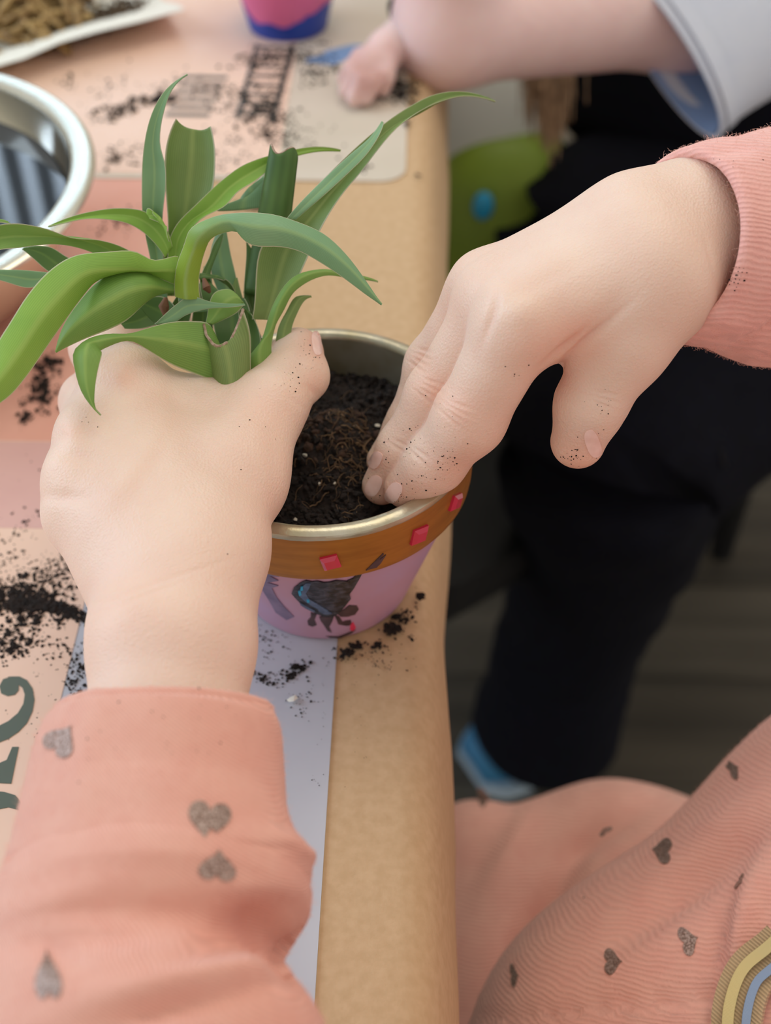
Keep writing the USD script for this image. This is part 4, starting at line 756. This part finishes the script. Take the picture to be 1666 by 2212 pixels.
# the rest of the body under the clothes (out of frame): arms to the shoulders and a trunk
SHL, SHR, TR0, TR1 = np.array([.26, -.10, .86]), np.array([.30, .13, .86]), np.array([.30, .02, .50]), np.array([.29, .015, .84])
ELL, ELR = np.array([-.035, -.055, .775]), D(2350, 560, .43)
def fnB(P):
    d = capsule(P, F1[0] * .5 + F2[0] * .5, ELL, .019, .024)
    d = smin(d, capsule(P, ELL, SHL, .024, .034), .01); d = smin(d, capsule(P, RF1[0] * .5 + RF2[0] * .5, ELR, .018, .023), .01)
    d = smin(d, capsule(P, ELR, SHR, .023, .034), .01); d = smin(d, capsule(P, SHL, SHR, .04, .04), .02)
    d = smin(d, capsule(P, TR0, TR1, .062, .058), .03); return d
lo, hi = bounds([F1[0], ELL, SHL, SHR, ELR, TR0, TR1], .08)
bv, bf = nets(fnB, lo, hi, .006)
def blush(v, pts, base=(1, 1, 1), col=(1.0, .78, .72)):
    c = np.ones((len(v), 3)) * base; q = pj(v)
    for x, y, r, s in pts:
        w = np.exp(-(((q[:, 0] - x) ** 2 + (q[:, 1] - y) ** 2) / r ** 2)) * s
        c *= 1 - w[:, None] * (1 - np.array(col))
    return c
cl = blush(hv, [(265, 815, 26, .45), (152, 932, 22, .4), (690, 740, 40, 1), (680, 830, 30, .45), (600, 1100, 60, .2), (300, 1290, 120, .15), (560, 880, 60, .25)])
cr = blush(rv, [(870, 1080, 50, .8), (820, 1080, 40, .7), (820, 1000, 32, .6), (1250, 1000, 55, .9), (985, 885, 40, .5), (930, 840, 36, .6), (1180, 770, 80, .5), (1250, 730, 60, .6), (1080, 940, 90, .3), (990, 1020, 60, .5), (912, 780, 26, .5), (950, 660, 60, .3)])
body_v, body_f = np.vstack([hv, rv, bv]), np.vstack([hf, rf + len(hv), bf + len(hv) + len(rv)])
part('body', (body_v, body_f), M['skin'], child, smooth=True, color=np.vstack([cl, cr, np.ones((len(bv), 3))]))
def nail(v, f, cx, cy, rx, ry, ang, label=None):
    t = np.linspace(0, 2 * np.pi, 40, endpoint=False); x, y = np.sign(np.cos(t)) * np.abs(np.cos(t)) ** .75 * rx, np.sign(np.sin(t)) * np.abs(np.sin(t)) ** .75 * ry; a = math.radians(ang)
    part('fingernail', drape(v, f, np.stack([cx + x * math.cos(a) - y * math.sin(a), cy + x * math.sin(a) + y * math.cos(a)], 1), .00022, .0006, curve=.00008), M['nail'], child, label=label, smooth=60)
nail(rv, rf, 851, 1064, 23, 15, -58, 'fingernail of the index finger')
nail(rv, rf, 808, 1049, 23, 15, -62, 'fingernail of the middle finger')
nail(rv, rf, 812, 994, 19, 12, -62, 'fingernail of the ring finger')
nail(rv, rf, 1281, 958, 15, 30, 22 - 40, 'fingernail of the right thumb')
nail(hv, hf, 684, 742, 10, 26, -8, 'fingernail of the left thumb')
def specks(v, f, spots, seed):
    n = vnormals(v, f); q = pj(v); fr = ((EYE - v) * n).sum(1) > 0; r = np.random.default_rng(seed); P, S = [], []
    for x, y, sx, sy, k, s0, s1 in spots:
        for _ in range(k):
            X, Y = r.normal(x, sx), r.normal(y, sy); d = np.where(fr, (q[:, 0] - X) ** 2 + (q[:, 1] - Y) ** 2, 1e9); c = np.nonzero(d < 36)[0]
            if len(c) == 0: continue
            i = c[np.argmin(q[c, 2] * 2000 + d[c] * .05)]; s = s0 * (s1 / s0) ** (r.random() ** 2) * q[i, 2] / F / 2; P.append(v[i] + n[i] * s * .15); S.append(s)
    return crumbs(P, S, seed, .8)
part('soil_speck', cat(specks(rv, rf, [(965, 1000, 26, 20, 40, 1.5, 5), (905, 1040, 30, 20, 18, 1.5, 5), (885, 950, 10, 24, 16, 1.5, 5), (1235, 985, 18, 14, 26, 1.5, 5), (1290, 975, 4, 20, 9, 2, 5), (1300, 880, 14, 14, 14, 1.5, 5), (870, 1075, 20, 10, 16, 2, 6), (800, 1065, 14, 12, 10, 2, 4), (930, 900, 30, 40, 10, 1.5, 4), (1120, 800, 20, 18, 6, 2, 5), (830, 960, 10, 20, 8, 2, 5), (868, 1042, 8, 8, 5, 3, 9)], 31),
                       specks(hv, hf, [(665, 760, 12, 26, 24, 1.5, 5), (640, 810, 24, 24, 16, 1.5, 6), (610, 830, 24, 24, 8, 1.5, 5), (480, 950, 80, 80, 7, 2, 4), (185, 908, 8, 8, 4, 2, 3)], 32)), M['soil'], child, kind='stuff', label='soil specks on the skin', smooth=False)

# jacket: one mesh for the cloth, cuffs, hearts and zip as its parts
cuff_st = [((120, 1545), (592, 1535), .2850, .92), ((98, 1580), (607, 1575), .2835, .95), ((72, 1660), (614, 1650), .2795, .95), ((50, 1760), (620, 1740), .2745, .95), ((36, 1825), (640, 1800), .2710, .96), ((18, 1885), (676, 1848), .2688, .97), ((12, 1950), (664, 1930), .2660, .97)]
Vc = loft(cuff_st, n=140, m=14); ci = Vc[::-1].copy(); cen = ci.mean(1, keepdims=True); ci = cen + (ci - cen) * .90
ax = Vc[0].mean(0) - Vc[10].mean(0); ax /= np.linalg.norm(ax)
def lip(V, ax, k, bulge):
    c = V[0].mean(0); return np.array([c + (V[0] - c) * (1 - k / 2 + k / 2 * math.cos(a)) + ax * bulge * math.sin(a) for a in np.linspace(math.pi, 0, 9)])
c1 = skin_rings(np.concatenate([ci[:-1], lip(Vc, ax, .10, .0016), Vc[1:]]))
sl_st = [((18, 1930), (660, 1908), .2665, .95), ((-4, 1952), (674, 1926), .2652, .97), ((-18, 1980), (672, 1950), .2637, .98), ((-34, 2025), (646, 2000), .2610, .98), ((-50, 2085), (614, 2068), .2575, .98), ((-60, 2145), (645, 2130), .2540, 1.), ((-75, 2240), (702, 2220), .2485, 1.), ((-110, 2420), (730, 2400), .240, 1.)]
Vs = loft(sl_st, n=140, m=16)
C = Vs[-1].mean(0); prev = Vs[-1] - C; seq = [Vs]
def sweep(V, path, radii, n=140):
    """continue a tube of rings along a path, rotating the last ring with the bend"""
    ring = V[-1] - V[-1].mean(0); T = V[-1].mean(0) - V[-4].mean(0); T /= np.linalg.norm(T); r0 = np.linalg.norm(ring, axis=1).mean(); out = [V]
    p = np.vstack([V[-1].mean(0), path]); u = np.arange(len(p)); uu = np.linspace(0, len(p) - 1, 12 * (len(p) - 1) + 1); pp, rr_ = CubicSpline(u, p)(uu), PchipInterpolator(u, [r0] + list(radii))(uu); tt = np.gradient(pp, axis=0)
    for i in range(1, len(uu)):
        t = tt[i] / np.linalg.norm(tt[i]); k = np.cross(T, t); s = np.linalg.norm(k)
        if s > 1e-6:
            k /= s; ang = math.atan2(s, T @ t); ring = ring * math.cos(ang) + np.cross(k, ring) * math.sin(ang) + k * (ring @ k)[:, None] * (1 - math.cos(ang))
        T = t; out.append((pp[i] + ring * rr_[i] / r0)[None])
    return np.concatenate(out)
Vs = sweep(Vs, [ELL + [.0, .012, .0], ELL + [.035, -.035, .01], ELL * .4 + SHL * .6, SHL], [.034, .037, .040, .045])
c2_ = skin_rings(Vs)
c1 = (sculpt(c1[0], c1[1], [(300, 1842, 360, 10, -2, -.0008), (560, 1600, 90, 30, 60, -.0008), (180, 1650, 40, 200, 8, .0008), (640, 1825, 60, 14, 35, .0012)]), c1[1])
c2_ = (sculpt(c2_[0], c2_[1], [(600, 2030, 80, 40, 65, -.0050), (520, 2005, 120, 45, -25, -.0030), (230, 2010, 240, 45, -6, -.0025), (90, 1960, 120, 40, -20, .0015), (330, 2185, 220, 26, -14, -.0032), (420, 2110, 220, 32, -10, .0022), (560, 1920, 90, 30, 10, .0015), (130, 2060, 60, 30, 30, -.0012)]), c2_[1])
# right cuff and sleeve
rc_st = [((1480, 318), (1486, 736), (.336, .336), 1.04), ((1514, 306), (1526, 746), (.3388, .3388), 1.03), ((1570, 300), (1585, 754), (.3437, .3437), 1.02), ((1640, 280), (1655, 785), (.3505, .3505), 1.0), ((1740, 264), (1755, 800), (.3595, .3595), 1.0), ((1870, 250), (1880, 830), (.371, .371), 1.0)]
Vr = loft(rc_st, n=160, m=12)
ri = Vr[::-1].copy(); cen = ri.mean(1, keepdims=True); ri = cen + (ri - cen) * .86
ax2 = Vr[0].mean(0) - Vr[8].mean(0); ax2 /= np.linalg.norm(ax2)
Vr2 = sweep(Vr, [ELR - (ELR - Vr[-1].mean(0)) * .4, ELR + [.01, .004, -.004], ELR * .5 + SHR * .5 + [.01, 0, 0], SHR], [.035, .038, .042, .046], 160)
c3 = skin_rings(np.concatenate([ri[:-1], lip(Vr, ax2, .17, .0034), Vr2[1:]]))
c3 = (sculpt(c3[0], c3[1], [(1580, 320, 60, 16, -10, -.0012), (1650, 640, 20, 140, 10, .0010), (1560, 690, 80, 22, 20, .0012), (1640, 720, 60, 14, -30, -.0016)]), c3[1])
# trunk of the jacket
Ta, Tb = D(1500, 2390, .425), D(2020, 1965, .425)
def fnT(P):
    d = capsule(P, Ta, Tb, .070, .074)
    d = smin(d, capsule(P, Ta, TR0, .070, .085), .03)
    d = smin(d, capsule(P, Tb, TR1, .070, .085), .03); d = smin(d, capsule(P, SHL, SHR, .055, .055), .04)
    d = smin(d, capsule(P, TR0, TR1, .09, .08), .03)
    return d
def fnT2(P): # the far front panel falling open over the lap
    d = capsule(P, D(1080, 2180, .565), D(1330, 1960, .60), .050, .052)
    d = smin(d, capsule(P, D(1030, 1870, .60), D(1040, 2300, .56), .030, .040), .015); return smin(d, capsule(P, D(1330, 1960, .60), D(1600, 1970, .62), .050, .045), .03)
lo, hi = bounds([Ta, Tb, TR0, TR1, SHL, SHR], .12)
tv, tf = nets(fnT, lo, hi, .004)
lo, hi = bounds([D(1080, 2180, .565), D(1330, 1960, .60), D(1030, 1870, .60), D(1040, 2300, .56), D(1600, 1970, .62)], .09)
uv_, uf = nets(fnT2, lo, hi, .003)
tv = sculpt(tv, tf, [(1500, 1900, 190, 34, -38, -.006), (1430, 2050, 160, 40, -30, .002), (1560, 1790, 140, 40, -38, .003), (1600, 2010, 30, 160, 20, .006), (1555, 2080, 20, 130, 12, -.005), (1350, 2168, 300, 12, -6, -.003), (1330, 2200, 280, 16, -4, .002)])
uv_ = sculpt(uv_, uf, [(1170, 1960, 180, 40, -62, -.012), (1290, 1790, 120, 34, -24, -.008), (1100, 1850, 130, 36, -62, .005)])
def j3(*ms):
    v, f, k = [], [], 0
    for a, b in ms: v.append(a); f.append(b + k); k += len(a)
    return np.vstack(v), np.vstack(f)
jk = part('jacket', (tv, tf), M['rib'], child, smooth=True, label='pink fleece jacket')
part('front_panel', (uv_, uf), M['rib'], jk, smooth=True)
part('sleeve', c2_, M['fleece'], jk, smooth=True); part('cuff', c1, M['fleece'], jk, smooth=True); part('sleeve', c3, M['rib_cuff'], jk, smooth=True)
def heart(cx, cy, w, h, ang):
    t = np.linspace(0, 2 * np.pi, 60, endpoint=False); x = 16 * np.sin(t) ** 3 / 17 * w / 2; y = -(13 * np.cos(t) - 5 * np.cos(2 * t) - 2 * np.cos(3 * t) - np.cos(4 * t) + 2.5) / 15 * h / 2; a = math.radians(ang)
    return np.stack([cx + x * math.cos(a) - y * math.sin(a), cy + x * math.sin(a) + y * math.cos(a)], 1)
for (sv_, sf_, hs) in ((c1[0], c1[1], [(135, 1597, 72, 72, 215), (450, 1778, 98, 92, 8)]), (c2_[0], c2_[1], [(470, 1868, 86, 70, 186), (104, 2105, 60, 110, 176)]),
                       (tv, tf, [(1430, 1838, 60, 44, 98), (1326, 2078, 60, 40, 268), (1490, 2032, 68, 40, 250), (1586, 1662, 50, 24, 240), (1113, 2108, 54, 18, 265), (1308, 1795, 34, 12, 145), (1600, 1905, 40, 9, 300)]), (uv_, uf, [(1046, 1722, 44, 26, 260)])):
    for hh in hs:
        try: part('heart_print', drape(sv_, sf_, heart(*hh), .00035, .0005), M['glitter'], jk, smooth=60)
        except Exception as e: print('heart', hh, e)
# zip at the right corner
zp = [(1590, 2230), (1596, 2170), (1618, 2120), (1650, 2080), (1700, 2040)]
def on(v, f, x, y):
    n = vnormals(v, f); q = pj(v); fr = ((EYE - v) * n).sum(1) > 0; d = np.where(fr, (q[:, 0] - x) ** 2 + (q[:, 1] - y) ** 2, 1e9); c = np.argsort(d)[:12]; i = c[np.argmin(q[c, 2])]
    return D(x, y, q[i, 2]), n[i]
zl = [on(tv, tf, x, y) for x, y in zp]; zc = CubicSpline(np.arange(5), np.array([p + n * .002 for p, n in zl]))(np.linspace(0, 4, 90)); zn = np.mean([n for _, n in zl], 0); zt = np.gradient(zc, axis=0); zt /= np.linalg.norm(zt, axis=1, keepdims=True); zs = np.cross(zt, zn)
part('zip_tape', skin_rings(np.stack([zc + zs * .007 - zn * .003, zc + zs * .007, zc - zs * .007, zc - zs * .007 - zn * .003], 1)), M['zip_tape'], jk)
part('zip_coil', cat(*[trimesh.Trimesh(*tube([zc[i] + -zs[i] * a + zn * .001, zc[min(i + 1, 89)] - zs[i] * (a + .003) + zn * .0016], .0009, 6), process=False) for i in range(90) for a in (.0005,)]), M['zip_yellow'], jk, label='yellow zip teeth')
part('zip_coil', cat(*[trimesh.Trimesh(*tube([zc[i] + zs[i] * .0042 + zn * .001, zc[min(i + 1, 89)] + zs[i] * .002 + zn * .0014], .0008, 6), process=False) for i in range(90)]), M['zip_blue'], jk, label='pale blue zip cord')
part('soil_speck', cat(specks(c3[0], c3[1], [(1590, 600, 12, 14, 36, 2, 7), (1560, 350, 30, 10, 9, 2, 4)], 33), specks(c1[0], c1[1], [(350, 1580, 160, 60, 20, 2, 5), (440, 1475, 30, 10, 8, 3, 6), (250, 1700, 120, 70, 10, 2, 6)], 34), specks(tv, tf, [(1450, 1950, 130, 120, 16, 2, 5)], 35)), M['soil'], jk, kind='stuff', smooth=False)

# the child's head above the frame, leaning over the work
HC = np.array([.245, .03, 1.03]); fx = np.array([-.80, .10, -.59]); fx /= np.linalg.norm(fx); sy = np.cross([0, 0, 1.], fx); sy /= np.linalg.norm(sy); uz = np.cross(fx, sy)
hp = lambda a, b, c: HC + fx * a + sy * b + uz * c
def fnH(P):
    q = P - HC; l = np.stack([q @ fx / .086, q @ sy / .068, q @ uz / .092], -1); d = (np.linalg.norm(l, axis=1) - 1) * .07
    d = smin(d, capsule(P, hp(.050, 0, -.045), hp(.045, 0, -.075), .036, .024), .03)
    d = smin(d, capsule(P, hp(.080, 0, .0), hp(.094, 0, -.022), .007, .010), .008)
    for s in (-1, 1):
        d = smin(d, capsule(P, hp(0, s * .066, .006), hp(-.004, s * .070, -.022), .010, .007), .006); d = smin(d, capsule(P, hp(.060, s * .032, -.030), hp(.050, s * .036, -.040), .022, .02), .02)
        d = np.maximum(d, -(np.linalg.norm(P - hp(.088, s * .029, .006), axis=1) - .012) + .0) if False else d
    d = smin(d, capsule(P, hp(.078, -.016, -.046), hp(.078, .016, -.046), .006, .006), .004)
    d = smin(d, capsule(P, hp(-.02, 0, -.06), np.array([.285, .02, .88]), .036, .042), .03)
    return d
lo, hi = bounds([hp(.1, .08, .1), hp(-.1, -.08, -.1), hp(.1, -.08, -.1), hp(-.1, .08, .1), np.array([.285, .02, .86])], .03)
part('head', nets(fnH, lo, hi, .003), M['skin'], child, smooth=True)
for s_ in (-1, 1):
    m = trimesh.creation.icosphere(subdivisions=3, radius=.0105); m.apply_translation(hp(.071, s_ * .029, .004)); part('eye', m, M['nail'], child, smooth=True)
part('mouth', tube([hp(.083, -.017, -.044), hp(.0855, 0, -.0455), hp(.083, .017, -.044)], [.001, .0028, .001], 10), M['skin2'], child)
def fnHair(P):
    q = P - HC; d = (np.linalg.norm(np.stack([q @ fx / .094, q @ sy / .077, q @ uz / .101], -1), axis=1) - 1) * .08
    d = smin(d, capsule(P, hp(-.07, 0, .0), hp(-.075, 0, -.12), .05, .03), .03)
    return np.maximum(d, (q @ fx - .030) + np.maximum(-(q @ uz) - .0, 0) * .6 - np.maximum(q @ uz - .02, 0) * .8)
hv2, hf2 = nets(fnHair, lo - .04, hi + .04, .004); n_ = vnormals(hv2, hf2); ang_ = np.arctan2((hv2 - HC) @ sy, (hv2 - HC) @ fx + .02); hv2 = hv2 + n_ * (.0016 * np.sin(ang_ * 60))[:, None]
part('hair', (hv2, hf2), M['hair'], child, smooth=True)
# fuzz on the fleece: short fibres standing off the cloth
def fuzz(v, f, n, seed, box_px, length=.0008, w=.000045):
    r = np.random.default_rng(seed); tri = v[f]; area = np.linalg.norm(np.cross(tri[:, 1] - tri[:, 0], tri[:, 2] - tri[:, 0]), axis=1); q = pj(tri.mean(1)); x0, y0, x1, y1 = box_px
    area = area * ((q[:, 0] > x0) & (q[:, 0] < x1) & (q[:, 1] > y0) & (q[:, 1] < y1)); i = r.choice(len(f), n, p=area / area.sum()); a, b = r.random(n), r.random(n); k = a + b > 1; a[k], b[k] = 1 - a[k], 1 - b[k]
    p = tri[i, 0] + (tri[i, 1] - tri[i, 0]) * a[:, None] + (tri[i, 2] - tri[i, 0]) * b[:, None]; nn = np.cross(tri[i, 1] - tri[i, 0], tri[i, 2] - tri[i, 0]); nn /= np.linalg.norm(nn, axis=1, keepdims=True) + 1e-12
    d = nn + r.normal(0, .7, (n, 3)); d /= np.linalg.norm(d, axis=1, keepdims=True); L = length * r.uniform(.4, 1.3, n)[:, None]; c = r.normal(0, .35, (n, 3))
    return np.stack([p, p + d * L * .4, p + (d + c) * L * .75, p + (d + c * 1.8 - nn * .3) * L], 1)
H_ = np.concatenate([fuzz(*c1, 9000, 1, (-60, 1440, 760, 1960)), fuzz(*c2_, 7000, 2, (-60, 1840, 760, 2250)), fuzz(*c3, 9000, 3, (1380, 250, 1700, 820)), fuzz(tv, tf, 9000, 4, (1020, 1560, 1700, 2230))])
cv = UsdGeom.BasisCurves.Define(stage, numbered(jk.path, 'fuzz')); cv.CreateTypeAttr('cubic'); cv.CreateBasisAttr('catmullRom'); cv.CreateWrapAttr('pinned')
cv.CreateCurveVertexCountsAttr(Vt.IntArray([4] * len(H_))); cv.CreatePointsAttr(Vt.Vec3fArray.FromNumpy((H_.reshape(-1, 3) - jk.base).astype(np.float32))); cv.CreateWidthsAttr(Vt.FloatArray([.00004])); cv.SetWidthsInterpolation('constant')
M['fuzz'] = mat('fleece_fuzz', lin(243, 196, 180), .9); UsdShade.MaterialBindingAPI.Apply(cv.GetPrim()).Bind(M['fuzz']); keys(cv.GetPrim(), kind='stuff')
# ------------------------------------------------------------------ the child in the blue shirt, behind
def spl_tube(P, R, n=40, m=10):
    P = np.array(P, float); u = np.arange(len(P)); uu = np.linspace(0, len(P) - 1, m * (len(P) - 1) + 1)
    return skin_rings_tube(CubicSpline(u, P)(uu), PchipInterpolator(u, R)(uu), n)
def skin_rings_tube(P, R, n): return tube(P, R, n)
other = thing('person', 'child in pale blue shirt and dark trousers, bare elbow on the table', 'person', (.45, .85, 0))
EL = D(972, 62, .665)
S2 = np.array([.50, .86, .98])
hnd = [Z(835, 108, .012), Z(800, 150, .011)]
def fnO(P):
    d = capsule(P, EL, D(985, -330, .60), .0285, .023)
    d = smin(d, capsule(P, EL, D(1480, -10, .70), .0275, .036), .012)
    d = smin(d, capsule(P, D(1480, -10, .70), S2, .036, .045), .02)
    d = smin(d, capsule(P, S2, np.array([.50, 1.06, .98]), .045, .045), .02)
    d = smin(d, capsule(P, np.array([.52, .95, .5]), np.array([.50, .95, .95]), .075, .07), .03)
    d = smin(d, capsule(P, np.array([.50, 1.06, .98]), np.array([.25, 1.0, .80]), .04, .026), .02)
    d = smin(d, capsule(P, np.array([.25, 1.0, .80]), hnd[0] + [.03, .03, .014], .026, .014), .01)
    return d
lo, hi = bounds([EL, D(975, -330, .60), S2, np.array([.52, 1.06, .42]), Z(745, 200, 0), np.array([.25, 1.0, .8])], .09)
ov, of = nets(fnO, lo, hi, .0035)
def fnO2(P):
    d = smin(capsule(P, hnd[0] + [.03, .03, .014], hnd[0], .013, .0095), capsule(P, hnd[0], hnd[1], .0095, .0080), .004); e = None
    for (x0, y0), (x1, y1), r in (((806, 140), (765, 212), .0048), ((822, 146), (789, 210), .0046), ((792, 130), (748, 196), .0048), ((778, 122), (742, 172), .0042), ((836, 140), (828, 190), .0048)):
        c = smin(capsule(P, Z(x0, y0, .012), Z((x0 + x1) / 2, (y0 + y1) / 2, .0125), r * 1.1, r), capsule(P, Z((x0 + x1) / 2, (y0 + y1) / 2, .0125), Z(x1, y1, .006), r, r * .85), .002); e = c if e is None else smin(e, c, .0008)
    return smin(d, e, .004)
lo, hi = bounds([hnd[0] + [.03, .03, .014], Z(735, 170, 0), Z(790, 220, 0)], .02)
o2, f2 = nets(fnO2, lo, hi, .0015); ov, of = j3((ov, of), (o2, f2))
part('dark_forearm_tube', tube([hnd[0] + [.012, .012, .008], hnd[0] + [.04, .04, .022], [.17, .92, .785], [.25, 1.0, .80]], [.016, .021, .026, .032], 32), M['navy'], other)  # dark tube round the far forearm
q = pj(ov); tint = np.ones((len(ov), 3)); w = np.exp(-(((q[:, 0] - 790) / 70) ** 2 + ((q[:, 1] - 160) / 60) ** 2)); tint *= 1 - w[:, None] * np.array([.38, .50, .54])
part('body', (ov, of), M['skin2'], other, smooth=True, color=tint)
st = [((1318, -60), (1556, 296), (.680, .672), .42), ((1350, -80), (1580, 270), (.682, .674), .48), ((1450, -140), (1700, 190), (.69, .68), .6), ((1600, -230), (1860, 90), (.70, .69), .7), ((1800, -360), (2080, -60), (.72, .71), .8)]
Vb = loft(st, n=90, m=10); bi = Vb[::-1].copy(); cn = bi.mean(1, keepdims=True); bi = cn + (bi - cn) * .955
bb_ = skin_rings(np.concatenate([bi, Vb]), cap0=True)
sh = part('shirt', bb_, M['blue_shirt'], other, smooth=50)
hem = loft([((1345, -62), (1566, 282), (.6795, .6715), .47), ((1372, -78), (1590, 262), (.681, .673), .5)], n=90, m=6); ctr = hem.mean(1, keepdims=True); hem = ctr + (hem - ctr) * 1.012
part('sleeve_hem', skin_rings(np.concatenate([hem, (ctr + (hem - ctr) * .97)[::-1]]), False, False), M['blue_shirt'], sh)
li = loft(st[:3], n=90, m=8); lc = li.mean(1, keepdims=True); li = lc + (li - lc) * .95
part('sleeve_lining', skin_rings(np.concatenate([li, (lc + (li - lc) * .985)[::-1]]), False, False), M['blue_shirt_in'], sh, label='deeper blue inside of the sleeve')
leg1 = spl_tube([(.48, .97, .46), (.39, .86, .46), Z(1395, 905, -.27), Z(1330, 1080, -.33), Z(1262, 1290, -.48), Z(1205, 1470, -.60), Z(1180, 1570, -.665)], [.09, .088, .080, .070, .062, .064, .066], 48, 10)
leg2 = spl_tube([(.48, 1.12, .46), (.37, 1.04, .46), Z(1320, 520, -.25), Z(1290, 620, -.33), Z(1330, 760, -.50), Z(1380, 860, -.64)], [.09, .088, .08, .07, .062, .06], 48, 10)
hips = spl_tube([(.50, .96, .46), (.50, 1.04, .46), (.49, 1.12, .46)], [.09, .10, .09], 48)
def wrinkle(vf, amp, sc, seed): v, f = vf; return v + vnormals(v, f) * (amp * (meshkit.fbm(v * sc, 3, seed) - .5))[:, None], f
tro = j3(wrinkle(leg1, .014, 24, 1), wrinkle(leg2, .014, 24, 2), hips)
tp = part('trousers', tro, M['navy'], other, smooth=True)
vest = spl_tube([(.49, 1.03, .48), (.47, .98, .62), D(1545, 60, 1.0), (.47, .96, .98)], [.12, .135, .13, .08], 56, 12)
part('dark_top', wrinkle(vest, .02, 16, 3), M['navy'], other, smooth=True)
part('knee_strap', drape(*tro, [(1328, 955), (1400, 962), (1480, 968), (1556, 972), (1562, 1006), (1480, 1010), (1400, 1008), (1332, 1002)], .003, .004), M['grey_strap'], tp, smooth=40)
foot = Z(1085, 1610, -.68)
shoe = thing('shoe', 'blue and white shoe on the floor beside the table', 'shoe', Z(1085, 1620, -.72))
sp = [Z(1150, 1570, -.685), Z(1100, 1600, -.69), Z(1060, 1625, -.695), Z(1020, 1650, -.70)]
uv0, uf0 = spl_tube(sp, [.030, .034, .031, .020], 40); uv0[:, 2] = np.maximum(uv0[:, 2], .012); part('upper', (uv0, uf0), M['shoe_blue'], shoe, smooth=True)
sp2 = np.array(sp); sp2[:, 2] = .006; s0, s1 = spl_tube(sp2, [.036, .042, .040, .026], 40); s0[:, 2] = np.clip(s0[:, 2], 0.001, .014); part('sole', (s0, s1), M['shoe_white'], shoe, smooth=40)
r = np.random.default_rng(77); hs = []
for k in range(170):
    x = r.normal(1185, 28); t = np.linspace(0, 1, 10); tipx = x + (x - 1185) * -.15 + r.normal(0, 8); tipy = 300 - abs(x - 1190) * 1.1 + r.normal(0, 26)
    hs.append(trimesh.Trimesh(*tube([D(x + (tipx - x) * q_ + 5 * math.sin(4 * q_ + k), -160 + (tipy + 160) * q_, .80 + .0006 * (k % 40)) for q_ in t], .0011 * (1.15 - t * .85), 5), process=False))
part('hair', cat(*hs), M['hair'], other, label='long light brown hair hanging behind the arm')

# chair under that child
A_, E_ = Z(1005, 1255, -.36), Z(1600, 925, -.36); e = (E_ - A_)[:2]; Ls = np.linalg.norm(e); e /= Ls; p = np.array([-e[1], e[0]])
ch = thing('bench', 'black bench under the child in the blue shirt', 'bench', (float(A_[0] + e[0] * .35), float(A_[1] + e[1] * .35), 0))
crn = [A_[:2] - e * .02, A_[:2] + e * .74, A_[:2] + e * .74 + p * .36, A_[:2] - e * .02 + p * .36]
part('seat', sheet(Polygon(crn).buffer(-.02).buffer(.02), .335, .36), M['black'], ch, smooth=False)
part('seat_rail', sheet(Polygon([crn[0] + p * .01, crn[1] + p * .01, crn[1] + p * .03, crn[0] + p * .03]), .31, .335), M['black'], ch, smooth=False)
gl = Z(1558, 1195, -.72)
for c in (crn[1] + p * .05 - e * .03, crn[2] - p * .05 - e * .03, crn[3] - p * .05 + e * .03):
    part('leg', tube([(c[0], c[1], .335), (c[0], c[1], .0)], [.022, .013], 16), M['black'], ch)
part('leg', tube([(*(D(1600, 950, 1.25)[:2]), .335), (gl[0], gl[1], 0)], [.030, .012], 16), M['black'], ch)
# lime and white stand-in for an indistinct shape beyond the table edge
gc = D(1030, 420, 1.02); gc[2] = .492
lime_shape = thing('lime_shape', 'lime green shape with a white top on the black bench, stand-in for an indistinct thing', 'lime_shape', (float(gc[0]), float(gc[1]), float(gc[2] - .12)))
m = trimesh.creation.icosphere(subdivisions=4); v = np.array(m.vertices); v = np.sign(v) * np.abs(v) ** .8; m.vertices = v * [.062, .05, .092] + gc + [.022, 0, -.040]; part('lime_body', m, M['green_plastic'], lime_shape, smooth=True)
m = trimesh.creation.icosphere(subdivisions=4); v = np.array(m.vertices); m.vertices = v * [.060, .045, .075] + gc + [.002, .03, .045]; part('white_top', m, M['white_cloth'], lime_shape, smooth=True)
m = trimesh.creation.icosphere(subdivisions=2); m.vertices = np.array(m.vertices) * [.008, .005, .012] + D(1044, 445, .972); part('cyan_spot', m, M['paint_cyan'], lime_shape, smooth=True)
